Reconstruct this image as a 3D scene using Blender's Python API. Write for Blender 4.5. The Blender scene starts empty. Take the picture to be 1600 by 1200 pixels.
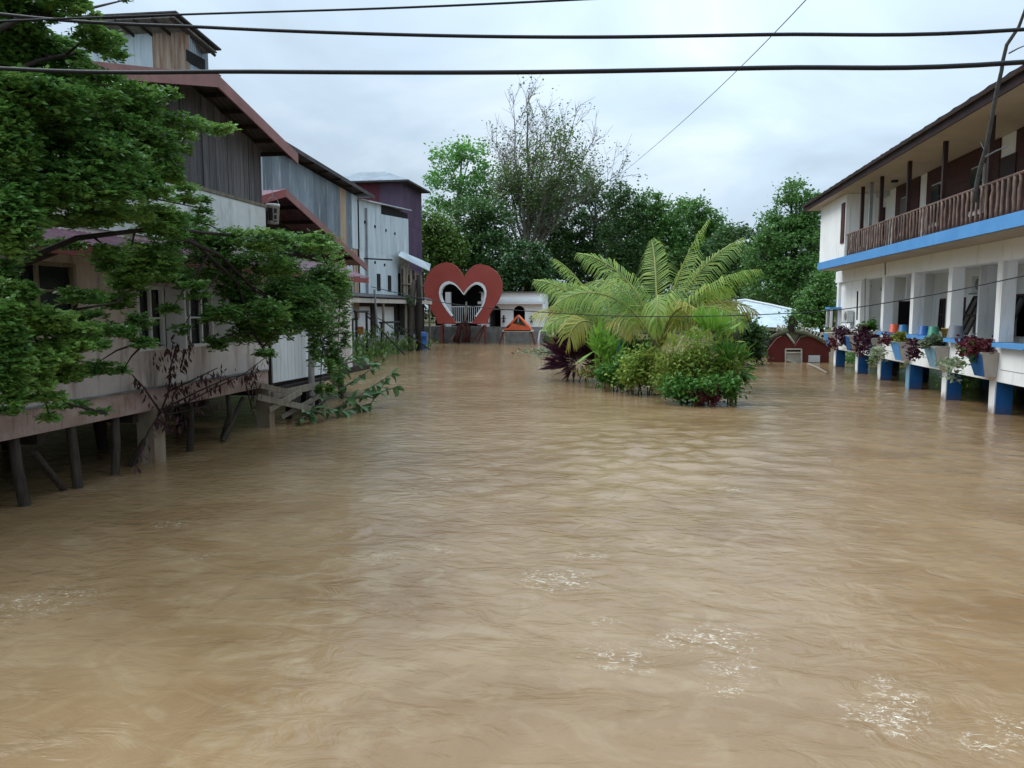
import bpy, math, random
import numpy as np
from mathutils import Vector

sc = bpy.context.scene
# ------------------------------------------------------------------ camera
CAM_H, FPX = 2.7, 1200.0
PITCH, YAW = math.radians(5.57), math.radians(9.42)
cd = bpy.data.cameras.new('camera'); cam = bpy.data.objects.new('camera', cd)
sc.collection.objects.link(cam); sc.camera = cam
cam.location = (0, 0, CAM_H); cam.rotation_euler = (math.pi/2 - PITCH, 0, YAW)
cd.sensor_width = 36; cd.lens = 36*FPX/1600; cd.clip_start = .1; cd.clip_end = 2000
# ------------------------------------------------------------------ world: overcast sky
SUN_EL, SUN_AZ = math.radians(50), math.radians(-72)      # azimuth measured from +Y towards +X
w = bpy.data.worlds.new('World'); sc.world = w; w.use_nodes = True
nt = w.node_tree; nt.nodes.clear()
def wn(t, **k):
    n = nt.nodes.new(t)
    for a, b in k.items(): setattr(n, a, b)
    return n
def wm(op, a, b=None):
    n = wn('ShaderNodeMath', operation=op)
    for i, v in enumerate((a, b)):
        if v is None: continue
        if isinstance(v, (int, float)): n.inputs[i].default_value = v
        else: nt.links.new(v, n.inputs[i])
    return n.outputs[0]
tc = wn('ShaderNodeTexCoord'); sep = wn('ShaderNodeSeparateXYZ'); nt.links.new(tc.outputs['Generated'], sep.inputs[0])
zc = wm('MAXIMUM', sep.outputs[2], 0.0)
den = wm('ADD', zc, 0.32)
cmb = wn('ShaderNodeCombineXYZ')
nt.links.new(wm('DIVIDE', sep.outputs[0], den), cmb.inputs[0]); nt.links.new(wm('DIVIDE', sep.outputs[1], den), cmb.inputs[1])
noi = wn('ShaderNodeTexNoise'); noi.inputs['Scale'].default_value = 1.55; noi.inputs['Detail'].default_value = 6
noi.inputs['Roughness'].default_value = .5; noi.inputs['Distortion'].default_value = .5
cmb.inputs[2].default_value = 3.7
nt.links.new(cmb.outputs[0], noi.inputs['Vector'])
ramp = wn('ShaderNodeValToRGB'); nt.links.new(noi.outputs['Fac'], ramp.inputs[0])
e = ramp.color_ramp.elements
e[0].position = .30; e[0].color = (.41, .51, .61, 1)
e[1].position = .74; e[1].color = (.78, .88, .98, 1)
m_ = ramp.color_ramp.elements.new(.52); m_.color = (.54, .67, .80, 1)
# thinner cloud over the far bank: a broad soft brightening
THIN = math.radians(9)
sund = Vector((math.sin(THIN)*math.cos(math.radians(18)), math.cos(THIN)*math.cos(math.radians(18)), math.sin(math.radians(18))))
dot = wn('ShaderNodeVectorMath', operation='DOT_PRODUCT'); nt.links.new(tc.outputs['Generated'], dot.inputs[0]); dot.inputs[1].default_value = sund
glow = wm('MULTIPLY', wm('POWER', wm('MAXIMUM', dot.outputs['Value'], 0.0), 26.0), .34)
grad = wm('ADD', wm('ADD', wm('MULTIPLY', zc, .5), wm('MULTIPLY', wm('MULTIPLY', zc, zc), 2.2)), .70)   # overcast: about four times brighter overhead
fac = wm('ADD', grad, glow)
mulc = wn('ShaderNodeVectorMath', operation='SCALE'); nt.links.new(ramp.outputs[0], mulc.inputs[0]); nt.links.new(fac, mulc.inputs['Scale'])
sky = wn('ShaderNodeTexSky', sky_type='NISHITA', sun_disc=False); sky.sun_elevation = SUN_EL; sky.sun_rotation = SUN_AZ
b1 = wn('ShaderNodeBackground'); nt.links.new(sky.outputs[0], b1.inputs[0]); b1.inputs[1].default_value = .05
b2 = wn('ShaderNodeBackground'); nt.links.new(mulc.outputs[0], b2.inputs[0]); b2.inputs[1].default_value = 1.0
mix = wn('ShaderNodeMixShader'); mix.inputs[0].default_value = .9
nt.links.new(b1.outputs[0], mix.inputs[1]); nt.links.new(b2.outputs[0], mix.inputs[2])
out = wn('ShaderNodeOutputWorld'); nt.links.new(mix.outputs[0], out.inputs[0])
# ------------------------------------------------------------------ sun behind cloud
sl = bpy.data.lights.new('sun', 'SUN'); sl.energy = 1.5; sl.angle = math.radians(30); sl.color = (1, .96, .9)
so = bpy.data.objects.new('sun', sl); sc.collection.objects.link(so)
so.rotation_euler = (math.pi/2 - SUN_EL, 0, math.pi - SUN_AZ)
sc.view_settings.view_transform = 'Standard'; sc.view_settings.look = 'None'
sc.view_settings.exposure = 0.34; sc.view_settings.gamma = 1; sc.view_settings.use_curve_mapping = False
sc.cycles.use_denoising = True; sc.cycles.max_bounces = 6; sc.cycles.transparent_max_bounces = 8
sc.cycles.use_adaptive_sampling = True; sc.cycles.adaptive_threshold = .02

# ================================================================== helpers
RNG = np.random.default_rng(7); random.seed(11)
col = sc.collection
ORG = {}
def ray(px, py):
    a = (px-800)/FPX; b = (600-py)/FPX
    f = math.cos(PITCH)+b*math.sin(PITCH); u = -math.sin(PITCH)+b*math.cos(PITCH)
    return Vector((a*math.cos(YAW)-f*math.sin(YAW), a*math.sin(YAW)+f*math.cos(YAW), u))
def at(px, py, X=None, Y=None, Z=None):
    """measured point of the photograph on the plane X=, Y= or Z="""
    d = ray(px, py)
    t = X/d.x if X is not None else Y/d.y if Y is not None else (Z-CAM_H)/d.z
    return Vector((0, 0, CAM_H)) + d*t
def C(h):
    h = h.lstrip('#'); v = [int(h[i:i+2], 16)/255 for i in (0, 2, 4)]
    return tuple([x/12.92 if x <= .04045 else ((x+.055)/1.055)**2.4 for x in v]+[1])
def tag(o, label=None, cat=None, group=None, kind=None):
    if label: o['label'] = label
    if cat: o['category'] = cat
    if group: o['group'] = group
    if kind: o['kind'] = kind
    return o
def thing(name, loc, label, cat, group=None):
    o = bpy.data.objects.new(name, None); o.empty_display_size = .2; col.objects.link(o)
    o.location = loc; ORG[o] = Vector(loc)
    return tag(o, label, cat, group)
class MB:
    def __init__(s): s.v = []; s.f = []
    def add(s, vs, fs):
        n = len(s.v); s.v += [tuple(p) for p in vs]; s.f += [tuple(i+n for i in q) for q in fs]; return s
    def box(s, a, b):
        x0, y0, z0 = [min(a[i], b[i]) for i in range(3)]; x1, y1, z1 = [max(a[i], b[i]) for i in range(3)]
        return s.add([(x0,y0,z0),(x1,y0,z0),(x1,y1,z0),(x0,y1,z0),(x0,y0,z1),(x1,y0,z1),(x1,y1,z1),(x0,y1,z1)],
                     [(0,3,2,1),(4,5,6,7),(0,1,5,4),(1,2,6,5),(2,3,7,6),(3,0,4,7)])
    def prism(s, poly, d):
        """polygon of 3D points swept by vector d"""
        d = Vector(d); n = len(poly); p = [Vector(q) for q in poly]
        return s.add(p+[q+d for q in p], [tuple(range(n-1, -1, -1)), tuple(range(n, 2*n))]+[(i, (i+1) % n, n+(i+1) % n, n+i) for i in range(n)])
    def tube(s, pts, rad, n=7, cap=True):
        pts = [Vector(p) for p in pts]; m = len(pts)
        if not isinstance(rad, (list, tuple)): rad = [rad]*m
        vs = []; ref = None
        for i, p in enumerate(pts):
            t = (pts[min(i+1, m-1)]-pts[max(i-1, 0)]).normalized()
            if ref is None: ref = t.orthogonal().normalized()
            ref = (ref-t*ref.dot(t)).normalized() if (ref-t*ref.dot(t)).length > 1e-6 else t.orthogonal().normalized()
            b = t.cross(ref)
            for k in range(n):
                a = 2*math.pi*k/n; vs.append(p+(ref*math.cos(a)+b*math.sin(a))*rad[i])
        fs = [(i*n+k, i*n+(k+1) % n, (i+1)*n+(k+1) % n, (i+1)*n+k) for i in range(m-1) for k in range(n)]
        if cap: fs += [tuple(range(n-1, -1, -1)), tuple((m-1)*n+k for k in range(n))]
        return s.add(vs, fs)
    def bar(s, a, b, wd, ht, up=(0, 0, 1)):
        a, b = Vector(a), Vector(b); t = (b-a).normalized(); up = Vector(up)
        sd = t.cross(up); sd = sd.normalized() if sd.length > 1e-4 else Vector((1, 0, 0)); u = sd.cross(t)
        vs = [p+sd*i*wd/2+u*j*ht/2 for p in (a, b) for i, j in ((-1,-1),(1,-1),(1,1),(-1,1))]
        return s.add(vs, [(0,1,2,3),(7,6,5,4),(0,4,5,1),(1,5,6,2),(2,6,7,3),(3,7,4,0)])
    def lathe(s, c, prof, n=20):
        c = Vector(c); vs = [c+Vector((r*math.cos(2*math.pi*k/n), r*math.sin(2*math.pi*k/n), z)) for r, z in prof for k in range(n)]
        fs = [(i*n+k, i*n+(k+1) % n, (i+1)*n+(k+1) % n, (i+1)*n+k) for i in range(len(prof)-1) for k in range(n)]
        return s.add(vs, fs)
    def sheet(s, o, u, wd, v, ht, n, amp=.02, pitch=.15, seg=4, skew=0):
        """corrugated sheet: waves along u, runs along v; skew raises the far top corner"""
        o, u, v, n = [Vector(q) for q in (o, u, v, n)]; k = max(2, int(round(wd/pitch*seg)))
        vs = []
        for i in range(k+1):
            x = wd*i/k; h = amp*math.sin(2*math.pi*x/pitch)
            vs += [o+u*x+n*h, o+u*x+v*(ht+skew*x/wd)+n*h]
        return s.add(vs, [(2*i, 2*i+2, 2*i+3, 2*i+1) for i in range(k)])
    def build(s, name, mat, parent=None, smooth=False, kind=None):
        v = np.array(s.v, dtype=float)
        o_ = Vector(((v[:, 0].min()+v[:, 0].max())/2, (v[:, 1].min()+v[:, 1].max())/2, v[:, 2].min()))
        me = bpy.data.meshes.new(name); me.from_pydata([tuple(p) for p in (v-np.array(o_))], [], s.f)
        me.materials.append(mat)
        if smooth: me.polygons.foreach_set('use_smooth', [True]*len(me.polygons))
        ob = bpy.data.objects.new(name, me); col.objects.link(ob); ORG[ob] = o_
        if parent is not None: ob.parent = parent; ob.location = o_-ORG[parent]
        else: ob.location = o_
        if kind: ob['kind'] = kind
        return ob
def box(name, mat, a, b, parent=None): return MB().box(a, b).build(name, mat, parent)
def wall_x(X, t, y0, y1, z0, z1, holes=()):
    """wall in plane X (thickness t towards +X) with rectangular holes (ya,yb,za,zb)"""
    mb = MB(); ys = sorted({y0, y1, *[h[0] for h in holes], *[h[1] for h in holes]})
    for a, b in zip(ys, ys[1:]):
        zs = [z0]
        for h in sorted(holes, key=lambda h: h[2]):
            if h[0] < (a+b)/2 < h[1]: zs += [h[2], h[3]]
        zs.append(z1)
        for i in range(0, len(zs), 2):
            if zs[i+1]-zs[i] > 1e-4: mb.box((X, a, zs[i]), (X+t, b, zs[i+1]))
    return mb
def big_mesh(name, co, faces, mat, parent=None, smooth=False, kind=None):
    co = np.asarray(co, dtype=np.float64); faces = np.asarray(faces, dtype=np.int32); k = faces.shape[1]
    o_ = Vector(((co[:, 0].min()+co[:, 0].max())/2, (co[:, 1].min()+co[:, 1].max())/2, co[:, 2].min()))
    me = bpy.data.meshes.new(name); co = (co-np.array(o_)).astype(np.float32)
    me.vertices.add(len(co)); me.vertices.foreach_set('co', co.ravel())
    me.loops.add(faces.size); me.loops.foreach_set('vertex_index', faces.ravel())
    me.polygons.add(len(faces)); me.polygons.foreach_set('loop_start', np.arange(0, faces.size, k, dtype=np.int32))
    if smooth: me.polygons.foreach_set('use_smooth', np.ones(len(faces), dtype=bool))
    me.update(calc_edges=True); me.materials.append(mat)
    ob = bpy.data.objects.new(name, me); col.objects.link(ob); ORG[ob] = o_
    if parent is not None: ob.parent = parent; ob.location = o_-ORG[parent]
    else: ob.location = o_
    if kind: ob['kind'] = kind
    return ob
def unit(a): return a/np.maximum(np.linalg.norm(a, axis=1, keepdims=True), 1e-9)
def leaf_arrays(P, D, U, L, Wd):
    """one folded four-sided leaf at each point: D direction, U leaf normal"""
    L = np.asarray(L).reshape(-1, 1); Wd = np.asarray(Wd).reshape(-1, 1)
    D = unit(D); S = unit(np.cross(D, U)); Nn = np.cross(S, D)
    co = np.stack([P, P+D*L*.55+S*Wd+Nn*Wd*.35, P+D*L, P+D*L*.55-S*Wd+Nn*Wd*.35], 1).reshape(-1, 3)
    return co, np.arange(len(P)*4).reshape(-1, 4)
def leaves(name, P, mat, parent, size, aspect=.32, D=None, tilt=.8, kind=None):
    n = len(P); r = RNG.normal(size=(n, 3))
    if D is None: D = r*np.array([1, 1, .6])
    U = np.array([0, 0, 1.0])+RNG.normal(size=(n, 3))*tilt
    L = size*RNG.uniform(.65, 1.3, n)
    co, f = leaf_arrays(P, D, U, L, L*aspect)
    return big_mesh(name, co, f, mat, parent, kind=kind)
def lobes_px(lst, Y, depth=1.0):
    out = []
    for cx, cy, rx, ry in lst:
        c = at(cx, cy, Y=Y); k = Y*1.02/FPX
        out.append((np.array(c), np.array([rx*k, rx*k*depth, ry*k])))
    return out
def clump_points(lobes, n, per=36, csize=.5, shell=.55, flat=.7):
    wt = np.array([l[1][0]*l[1][2] for l in lobes]); wt = wt/wt.sum(); pts = []
    for (c, r), w_ in zip(lobes, wt):
        k = max(1, int(n*w_/per)); d = unit(RNG.normal(size=(k, 3))); q = RNG.uniform(shell**3, 1, k)**(1/3)
        cc = c+d*q[:, None]*r
        s_ = csize*RNG.uniform(.5, 1.3, k)
        pp = cc[:, None, :]+RNG.normal(size=(k, per, 3))*s_[:, None, None]*np.array([1, 1, flat])*.6
        pts.append(pp.reshape(-1, 3))
    return np.concatenate(pts)

# ================================================================== materials
def nodes(name):
    m = bpy.data.materials.new(name); m.use_nodes = True; t = m.node_tree
    return m, t, t.nodes['Principled BSDF'], t.nodes['Material Output']
def nmix(t, fac, a, b, mode='MIX'):
    n = t.nodes.new('ShaderNodeMix'); n.data_type = 'RGBA'; n.blend_type = mode
    for i, v in ((0, fac), (6, a), (7, b)):
        if isinstance(v, (int, float)): n.inputs[i].default_value = v
        elif isinstance(v, tuple): n.inputs[i].default_value = v
        else: t.links.new(v, n.inputs[i])
    return n.outputs[2]
def nnoise(t, scale, detail=5, stretch=(1, 1, 1), rough=.55, dist=0, off=0):
    g = t.nodes.new('ShaderNodeNewGeometry'); mp = t.nodes.new('ShaderNodeMapping')
    mp.inputs['Scale'].default_value = [scale*s for s in stretch]; mp.inputs['Location'].default_value = (off, off*1.3, off*.7)
    t.links.new(g.outputs['Position'], mp.inputs[0])
    n = t.nodes.new('ShaderNodeTexNoise'); n.inputs['Scale'].default_value = 1; n.inputs['Detail'].default_value = detail
    n.inputs['Roughness'].default_value = rough; n.inputs['Distortion'].default_value = dist
    t.links.new(mp.outputs[0], n.inputs['Vector']); return n.outputs['Fac']
def nramp(t, v, lo, hi, a=0.0, b=1.0):
    n = t.nodes.new('ShaderNodeMapRange'); n.inputs[1].default_value = lo; n.inputs[2].default_value = hi
    n.inputs[3].default_value = a; n.inputs[4].default_value = b; t.links.new(v, n.inputs[0]); return n.outputs[0]
_off = [0]
def M(name, c1, c2=None, scale=2.0, stretch=(1, 1, 1), rough=.75, stains=(), bump=.0, bscale=25, bstretch=(1, 1, 1), metal=0, rand=0, spec=.3, mud=0):
    m, t, p, o = nodes(name); _off[0] += 7.3
    c1 = C(c1); c2 = C(c2) if c2 else tuple([x*.75 for x in c1[:3]]+[1])
    c = nmix(t, nramp(t, nnoise(t, scale, 6, stretch, off=_off[0]), .3, .7), c1, c2)
    if rand:
        oi = t.nodes.new('ShaderNodeObjectInfo'); hs = t.nodes.new('ShaderNodeHueSaturation')
        t.links.new(nramp(t, oi.outputs['Random'], 0, 1, 1-rand, 1+rand), hs.inputs['Value']); t.links.new(c, hs.inputs['Color']); c = hs.outputs[0]
    for i, (sc_, st, lo, hi, colr, amt) in enumerate(stains):
        f = nramp(t, nnoise(t, sc_, 7, st, .65, off=_off[0]+3+i*11), lo, hi, 0, amt); c = nmix(t, f, c, C(colr))
    if mud:      # silt left on what stands in the flood
        g = t.nodes.new('ShaderNodeNewGeometry'); sp_ = t.nodes.new('ShaderNodeSeparateXYZ'); t.links.new(g.outputs['Position'], sp_.inputs[0])
        ad = t.nodes.new('ShaderNodeMath'); ad.operation = 'MULTIPLY_ADD'; t.links.new(nnoise(t, 3, 5, (1, 1, .6)), ad.inputs[0]); ad.inputs[1].default_value = -.5; t.links.new(sp_.outputs[2], ad.inputs[2])
        c = nmix(t, nramp(t, ad.outputs[0], -.24, -.02, mud, 0), c, C('#6d5338'))
    t.links.new(c, p.inputs['Base Color']); p.inputs['Roughness'].default_value = rough; p.inputs['Metallic'].default_value = metal
    p.inputs['Specular IOR Level'].default_value = spec
    if bump:
        b = t.nodes.new('ShaderNodeBump'); b.inputs['Strength'].default_value = bump; b.inputs['Distance'].default_value = .02
        t.links.new(nnoise(t, bscale, 5, bstretch), b.inputs['Height']); t.links.new(b.outputs[0], p.inputs['Normal'])
    return m
def LM(name, c1, c2, trans=.25, rough=.5, big=.35, c3=None):
    m, t, p, o = nodes(name)
    g = t.nodes.new('ShaderNodeNewGeometry')
    c = nmix(t, g.outputs['Random Per Island'], C(c1), C(c2))
    if c3: c = nmix(t, nramp(t, nnoise(t, big, 3, off=5), .5, .68), c, C(c3))
    t.links.new(c, p.inputs['Base Color']); p.inputs['Roughness'].default_value = rough; p.inputs['Specular IOR Level'].default_value = .35
    tr = t.nodes.new('ShaderNodeBsdfTranslucent'); t.links.new(c, tr.inputs[0])
    ms = t.nodes.new('ShaderNodeMixShader'); ms.inputs[0].default_value = trans
    t.links.new(p.outputs[0], ms.inputs[1]); t.links.new(tr.outputs[0], ms.inputs[2]); t.links.new(ms.outputs[0], o.inputs[0])
    return m
V = (2.4, 2.4, .4)     # vertical streaks
mt = dict(
 wood_grey=M('weathered_wood', '#6a6667', '#4a4748', 3, (6, 6, .4), .85, [(2.2, (8, 8, .3), .5, .68, '#2e2a2a', .7)], .5, 14, (5, 5, .3), rand=.28),
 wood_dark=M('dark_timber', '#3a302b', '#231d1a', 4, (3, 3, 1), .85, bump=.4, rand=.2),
 wood_post=M('stilt_timber', '#4a4138', '#2b2520', 5, (5, 5, .6), .85, bump=.5, bscale=18, rand=.2),
 wood_pale=M('pale_board', '#8f8676', '#655c50', 4, (5, 5, .6), .85, bump=.4, rand=.3),
 plaster=M('stained_plaster', '#d0d3cf', '#b2b5b2', .8, (1, 1, .8), .85, [(1.0, (2, 2, .5), .52, .7, '#6d6a66', .75), (2.6, (1, 1, 1), .58, .74, '#8a7870', .45)], .15),
 plaster_pink=M('stained_pink_plaster', '#d4cdc8', '#ab9c95', .7, (1, 1, .7), .85, [(.8, (2.2, 2.2, .3), .5, .66, '#7d6158', .8), (1.3, (2, 2, .5), .55, .7, '#565150', .7), (1.6, (1, 1, 1), .6, .7, '#dad6d0', .6)], .2),
 skirt=M('skirt_concrete', '#b09a91', '#8f766c', 1.6, (1, 1.4, 2), .9, [(2.4, (5, 5, .5), .52, .74, '#5a4740', .7), (1.2, (1, 1, 2), .56, .72, '#b9a89f', .6)], .25),
 concrete=M('grey_concrete', '#8d8a85', '#66635f', 2.5, (1, 1, 1), .9, [(1.5, V, .5, .7, '#4a4743', .6)], .4),
 pier=M('pier_concrete', '#a79a86', '#7d6f5d', 2.2, V, .9, [(1.6, V, .5, .66, '#704528', .7)], .3),
 fascia=M('faded_red_fascia', '#8d6460', '#7b5551', 2.5, (1, 1, 1), .6, [(2, (1, 1, 3), .55, .75, '#5c403e', .5)]),
 fascia_red=M('red_fascia', '#8c4a48', '#763a3a', 2.5, (1, 1, 1), .6, [(2, (1, 1, 3), .55, .75, '#5c403e', .5)]),
 roof_dark=M('dark_roof_sheet', '#4e4b4c', '#353334', 1.5, (1, 1, 1), .6, rand=.1),
 roof_purple=M('purple_roof_sheet', '#6f4f5a', '#533a45', 1.5, (1, 1, 1), .55, [(2, (3, 1, 1), .55, .7, '#8d6f76', .5)]),
 roof_white=M('bright_roof_sheet', '#c9d2d8', '#a6b0b8', 1.0, (1, 1, 1), .4, [(1.5, (1, 4, 1), .55, .75, '#7d7f80', .5)], metal=.2),
 zinc=M('zinc_sheet', '#7f8a93', '#5f6a72', .9, (1, 1, .5), .45, [(1.3, (3, 3, .4), .54, .7, '#aab3b8', .7), (1.0, (3, 3, .35), .62, .78, '#83654a', .6)], metal=.3, rand=.3),
 zinc_pale=M('pale_zinc_sheet', '#c2cdd2', '#a9b6bd', .9, V, .5, [(1.4, (4, 4, .4), .55, .72, '#7f8b92', .6), (3, (3, 3, .8), .68, .74, '#463f3c', .6)], metal=.15, rand=.06),
 zinc_rust=M('rusty_sheet', '#a39281', '#8b7a69', 1.4, V, .7, [(1.5, (4, 4, .3), .45, .6, '#6b4732', .75)], rand=.06),
 zinc_tan=M('tan_sheet', '#b09a80', '#948270', 1.4, V, .7, rand=.06),
 purple=M('purple_sheet', '#5d4a61', '#4d3c50', .8, (1, 1, 1), .55, [(.7, (2, 2, 1), .55, .75, '#4a3038', .6)], rand=.12),
 purple_red=M('crimson_sheet', '#6d2a3a', '#5a2633', .8, (1, 1, 1), .55, rand=.1),
 white=M('white_wall_paint', '#f1f2f1', '#e6e7e5', .8, (1, 1, 1), .8, [(1.0, V, .56, .74, '#a19e95', .55), (.7, (1.5, 1.5, .6), .62, .75, '#8d887c', .4)], mud=.8),
 white_trim=M('white_trim', '#d6d8d8', '#c4c6c6', 1.5, (1, 1, 1), .6, [(2, V, .6, .8, '#9a968f', .4)]),
 soffit=M('beige_soffit', '#b5ab9a', '#a49a8a', .8, (1, 1, 1), .8, [(.7, (1, 1, 1), .58, .75, '#8c7f68', .5)]),
 beige=M('beige_render', '#bab4aa', '#a39c92', 1.4, (1, 1, 1), .85, [(1.6, V, .55, .75, '#857b70', .5)]),
 blue=M('blue_paint', '#2468ab', '#1b5791', 1.5, (1, 1, 1), .6, [(2, V, .58, .75, '#17426d', .5)], mud=.4),
 sky_blue=M('light_blue_paint', '#5e9bd3', '#4e8bc5', .9, (1, 1, 1), .6, [(1.2, V, .58, .75, '#3a6ea3', .5)]),
 pale_blue=M('pale_blue_paint', '#84aac0', '#6d96ae', 1.5, (1, 1, 1), .6, [(2, V, .55, .75, '#5c7d90', .5)]),
 brown=M('maroon_board', '#4e2b28', '#3c201f', 3, (1, 1, 5), .6, bump=.2, rand=.08),
 brown_dark=M('dark_brown_paint', '#3b2927', '#2c1e1d', 3, (1, 1, 1), .55),
 log=M('log_baluster', '#8a746a', '#67534c', 6, (2, 2, .8), .8, [(5, (2, 2, .6), .52, .7, '#8f7e75', .6)], .4, 30, rand=.25),
 roof_tile=M('dark_metal_tile', '#3a2b2b', '#2a2020', 2, (1, 1, 1), .7, spec=.15),
 red_wall=M('dark_red_wall', '#6d2e28', '#5c241f', 1.2, (1, 1, 1), .7, [(1.2, V, .55, .78, '#45201d', .6)]),
 root_red=M('dark_red_root', '#4d2723', '#331b19', 3, (1, 1, 1), .8, bump=.5),
 heart=M('heart_red', '#98463c', '#8a3a31', .5, (1, 1, 1), .6, [(.9, V, .6, .8, '#7e2f28', .4)]),
 orange=M('orange_paint', '#cf6238', '#b5502e', 1.5, (1, 1, 1), .6),
 leg_red=M('rust_red_steel', '#74362d', '#552a24', 2, (1, 1, 1), .6),
 black=M('black_steel', '#1d1d20', '#141416', 3, (1, 1, 1), .5),
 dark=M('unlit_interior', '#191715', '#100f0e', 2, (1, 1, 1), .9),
 steel_grey=M('grey_steel', '#8b8e90', '#6f7274', 2, (1, 1, 1), .5),
 branch_grey=M('grey_branch', '#6a6f72', '#4d5153', 5, (3, 3, 1), .85, bump=.4),
 wire=M('grey_wire', '#5b6064', '#4a4e52', 2, (1, 1, 1), .6),
 cable=M('black_cable', '#14151a', '#0e0f12', 2, (1, 1, 1), .55),
 bark=M('bark', '#5a5048', '#3b342e', 4, (4, 4, .8), .9, bump=.6, bscale=12),
 bark_pale=M('pale_bark', '#82796f', '#5d554d', 3, (3, 3, .6), .9, bump=.5, bscale=12),
 bark_dark=M('dark_bark', '#332c27', '#221d1a', 4, (4, 4, .8), .9, bump=.6, bscale=12),
 stem_green=M('palm_stem', '#76803f', '#8f8a4a', 2, (1, 1, 1), .6),
 ac_white=M('unit_casing', '#c6cac8', '#b2b6b4', 2, (1, 1, 1), .5),
 moss=M('mossy_beam', '#6c6c58', '#54543f', 3, (1, 1, 1), .9, bump=.3),
 letter=M('pale_letter', '#d3cfc0', '#b5b0a0', 3, (1, 1, 1), .8),
 earth=M('muddy_bank', '#5f5238', '#43401f', .6, (1, 1, 1), .95, [(.35, (1, 1, 1), .45, .6, '#3b4a20', .8)], .6, 4),
)
def plain(name, c, rough=.5, rand=0): return M(name, c, None, 3, (1, 1, 1), rough, rand=rand)
gl, t_, p_, _ = nodes('window_glass'); p_.inputs['Base Color'].default_value = C('#23282b'); p_.inputs['Roughness'].default_value = .12; p_.inputs['Specular IOR Level'].default_value = .6
mt['glass'] = gl
lf = dict(
 near=LM('terminalia_leaf', '#446931', '#62883f', .36, .42, .9, '#7a9c4c'),
 light=LM('light_tree_leaf', '#5a8c46', '#7fb05c', .38),
 mid=LM('mid_tree_leaf', '#4a7036', '#6c9549', .32, c3='#588342'),
 dark=LM('dark_tree_leaf', '#3c5a31', '#587840', .27),
 yellow=LM('yellow_green_leaf', '#4d6a28', '#66833a', .28, c3='#5a7a30'),
 grey=LM('grey_green_leaf', '#52654a', '#6d7d5a', .28),
 ball=LM('glossy_leaf', '#304c2a', '#4a6c3a', .15, .35),
 vine=LM('vine_leaf', '#486d36', '#6b964c', .3, c3='#58803f'),
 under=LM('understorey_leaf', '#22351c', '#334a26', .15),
 palm=LM('palm_leaflet', '#5f8232', '#98ac4c', .4),
 palm_y=LM('yellowing_palm_leaflet', '#8d9440', '#b5a850', .38),
 lime=LM('lime_leaf', '#6d9a35', '#86b045', .35),
 croton=LM('croton_leaf', '#5f7f32', '#95a544', .35, c3='#80843a'),
 croton_o=LM('orange_croton_leaf', '#5f6a2c', '#86703a', .28),
 bush=LM('bright_shrub_leaf', '#3f6a26', '#578534', .3),
 purple=LM('purple_leaf', '#3a1b2c', '#55283d', .15),
 maroon=LM('maroon_leaf', '#4b1d24', '#6d2d35', .2),
 dry=LM('dry_leaf', '#3b2427', '#553638', .1, .8),
 broad=LM('broad_leaf', '#40613a', '#5e8350', .25, .35),
 grass=LM('bank_weed_leaf', '#3f5a24', '#5d7833', .3),
 varieg=LM('variegated_leaf', '#7e9070', '#b5bda0', .25),
)

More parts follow.
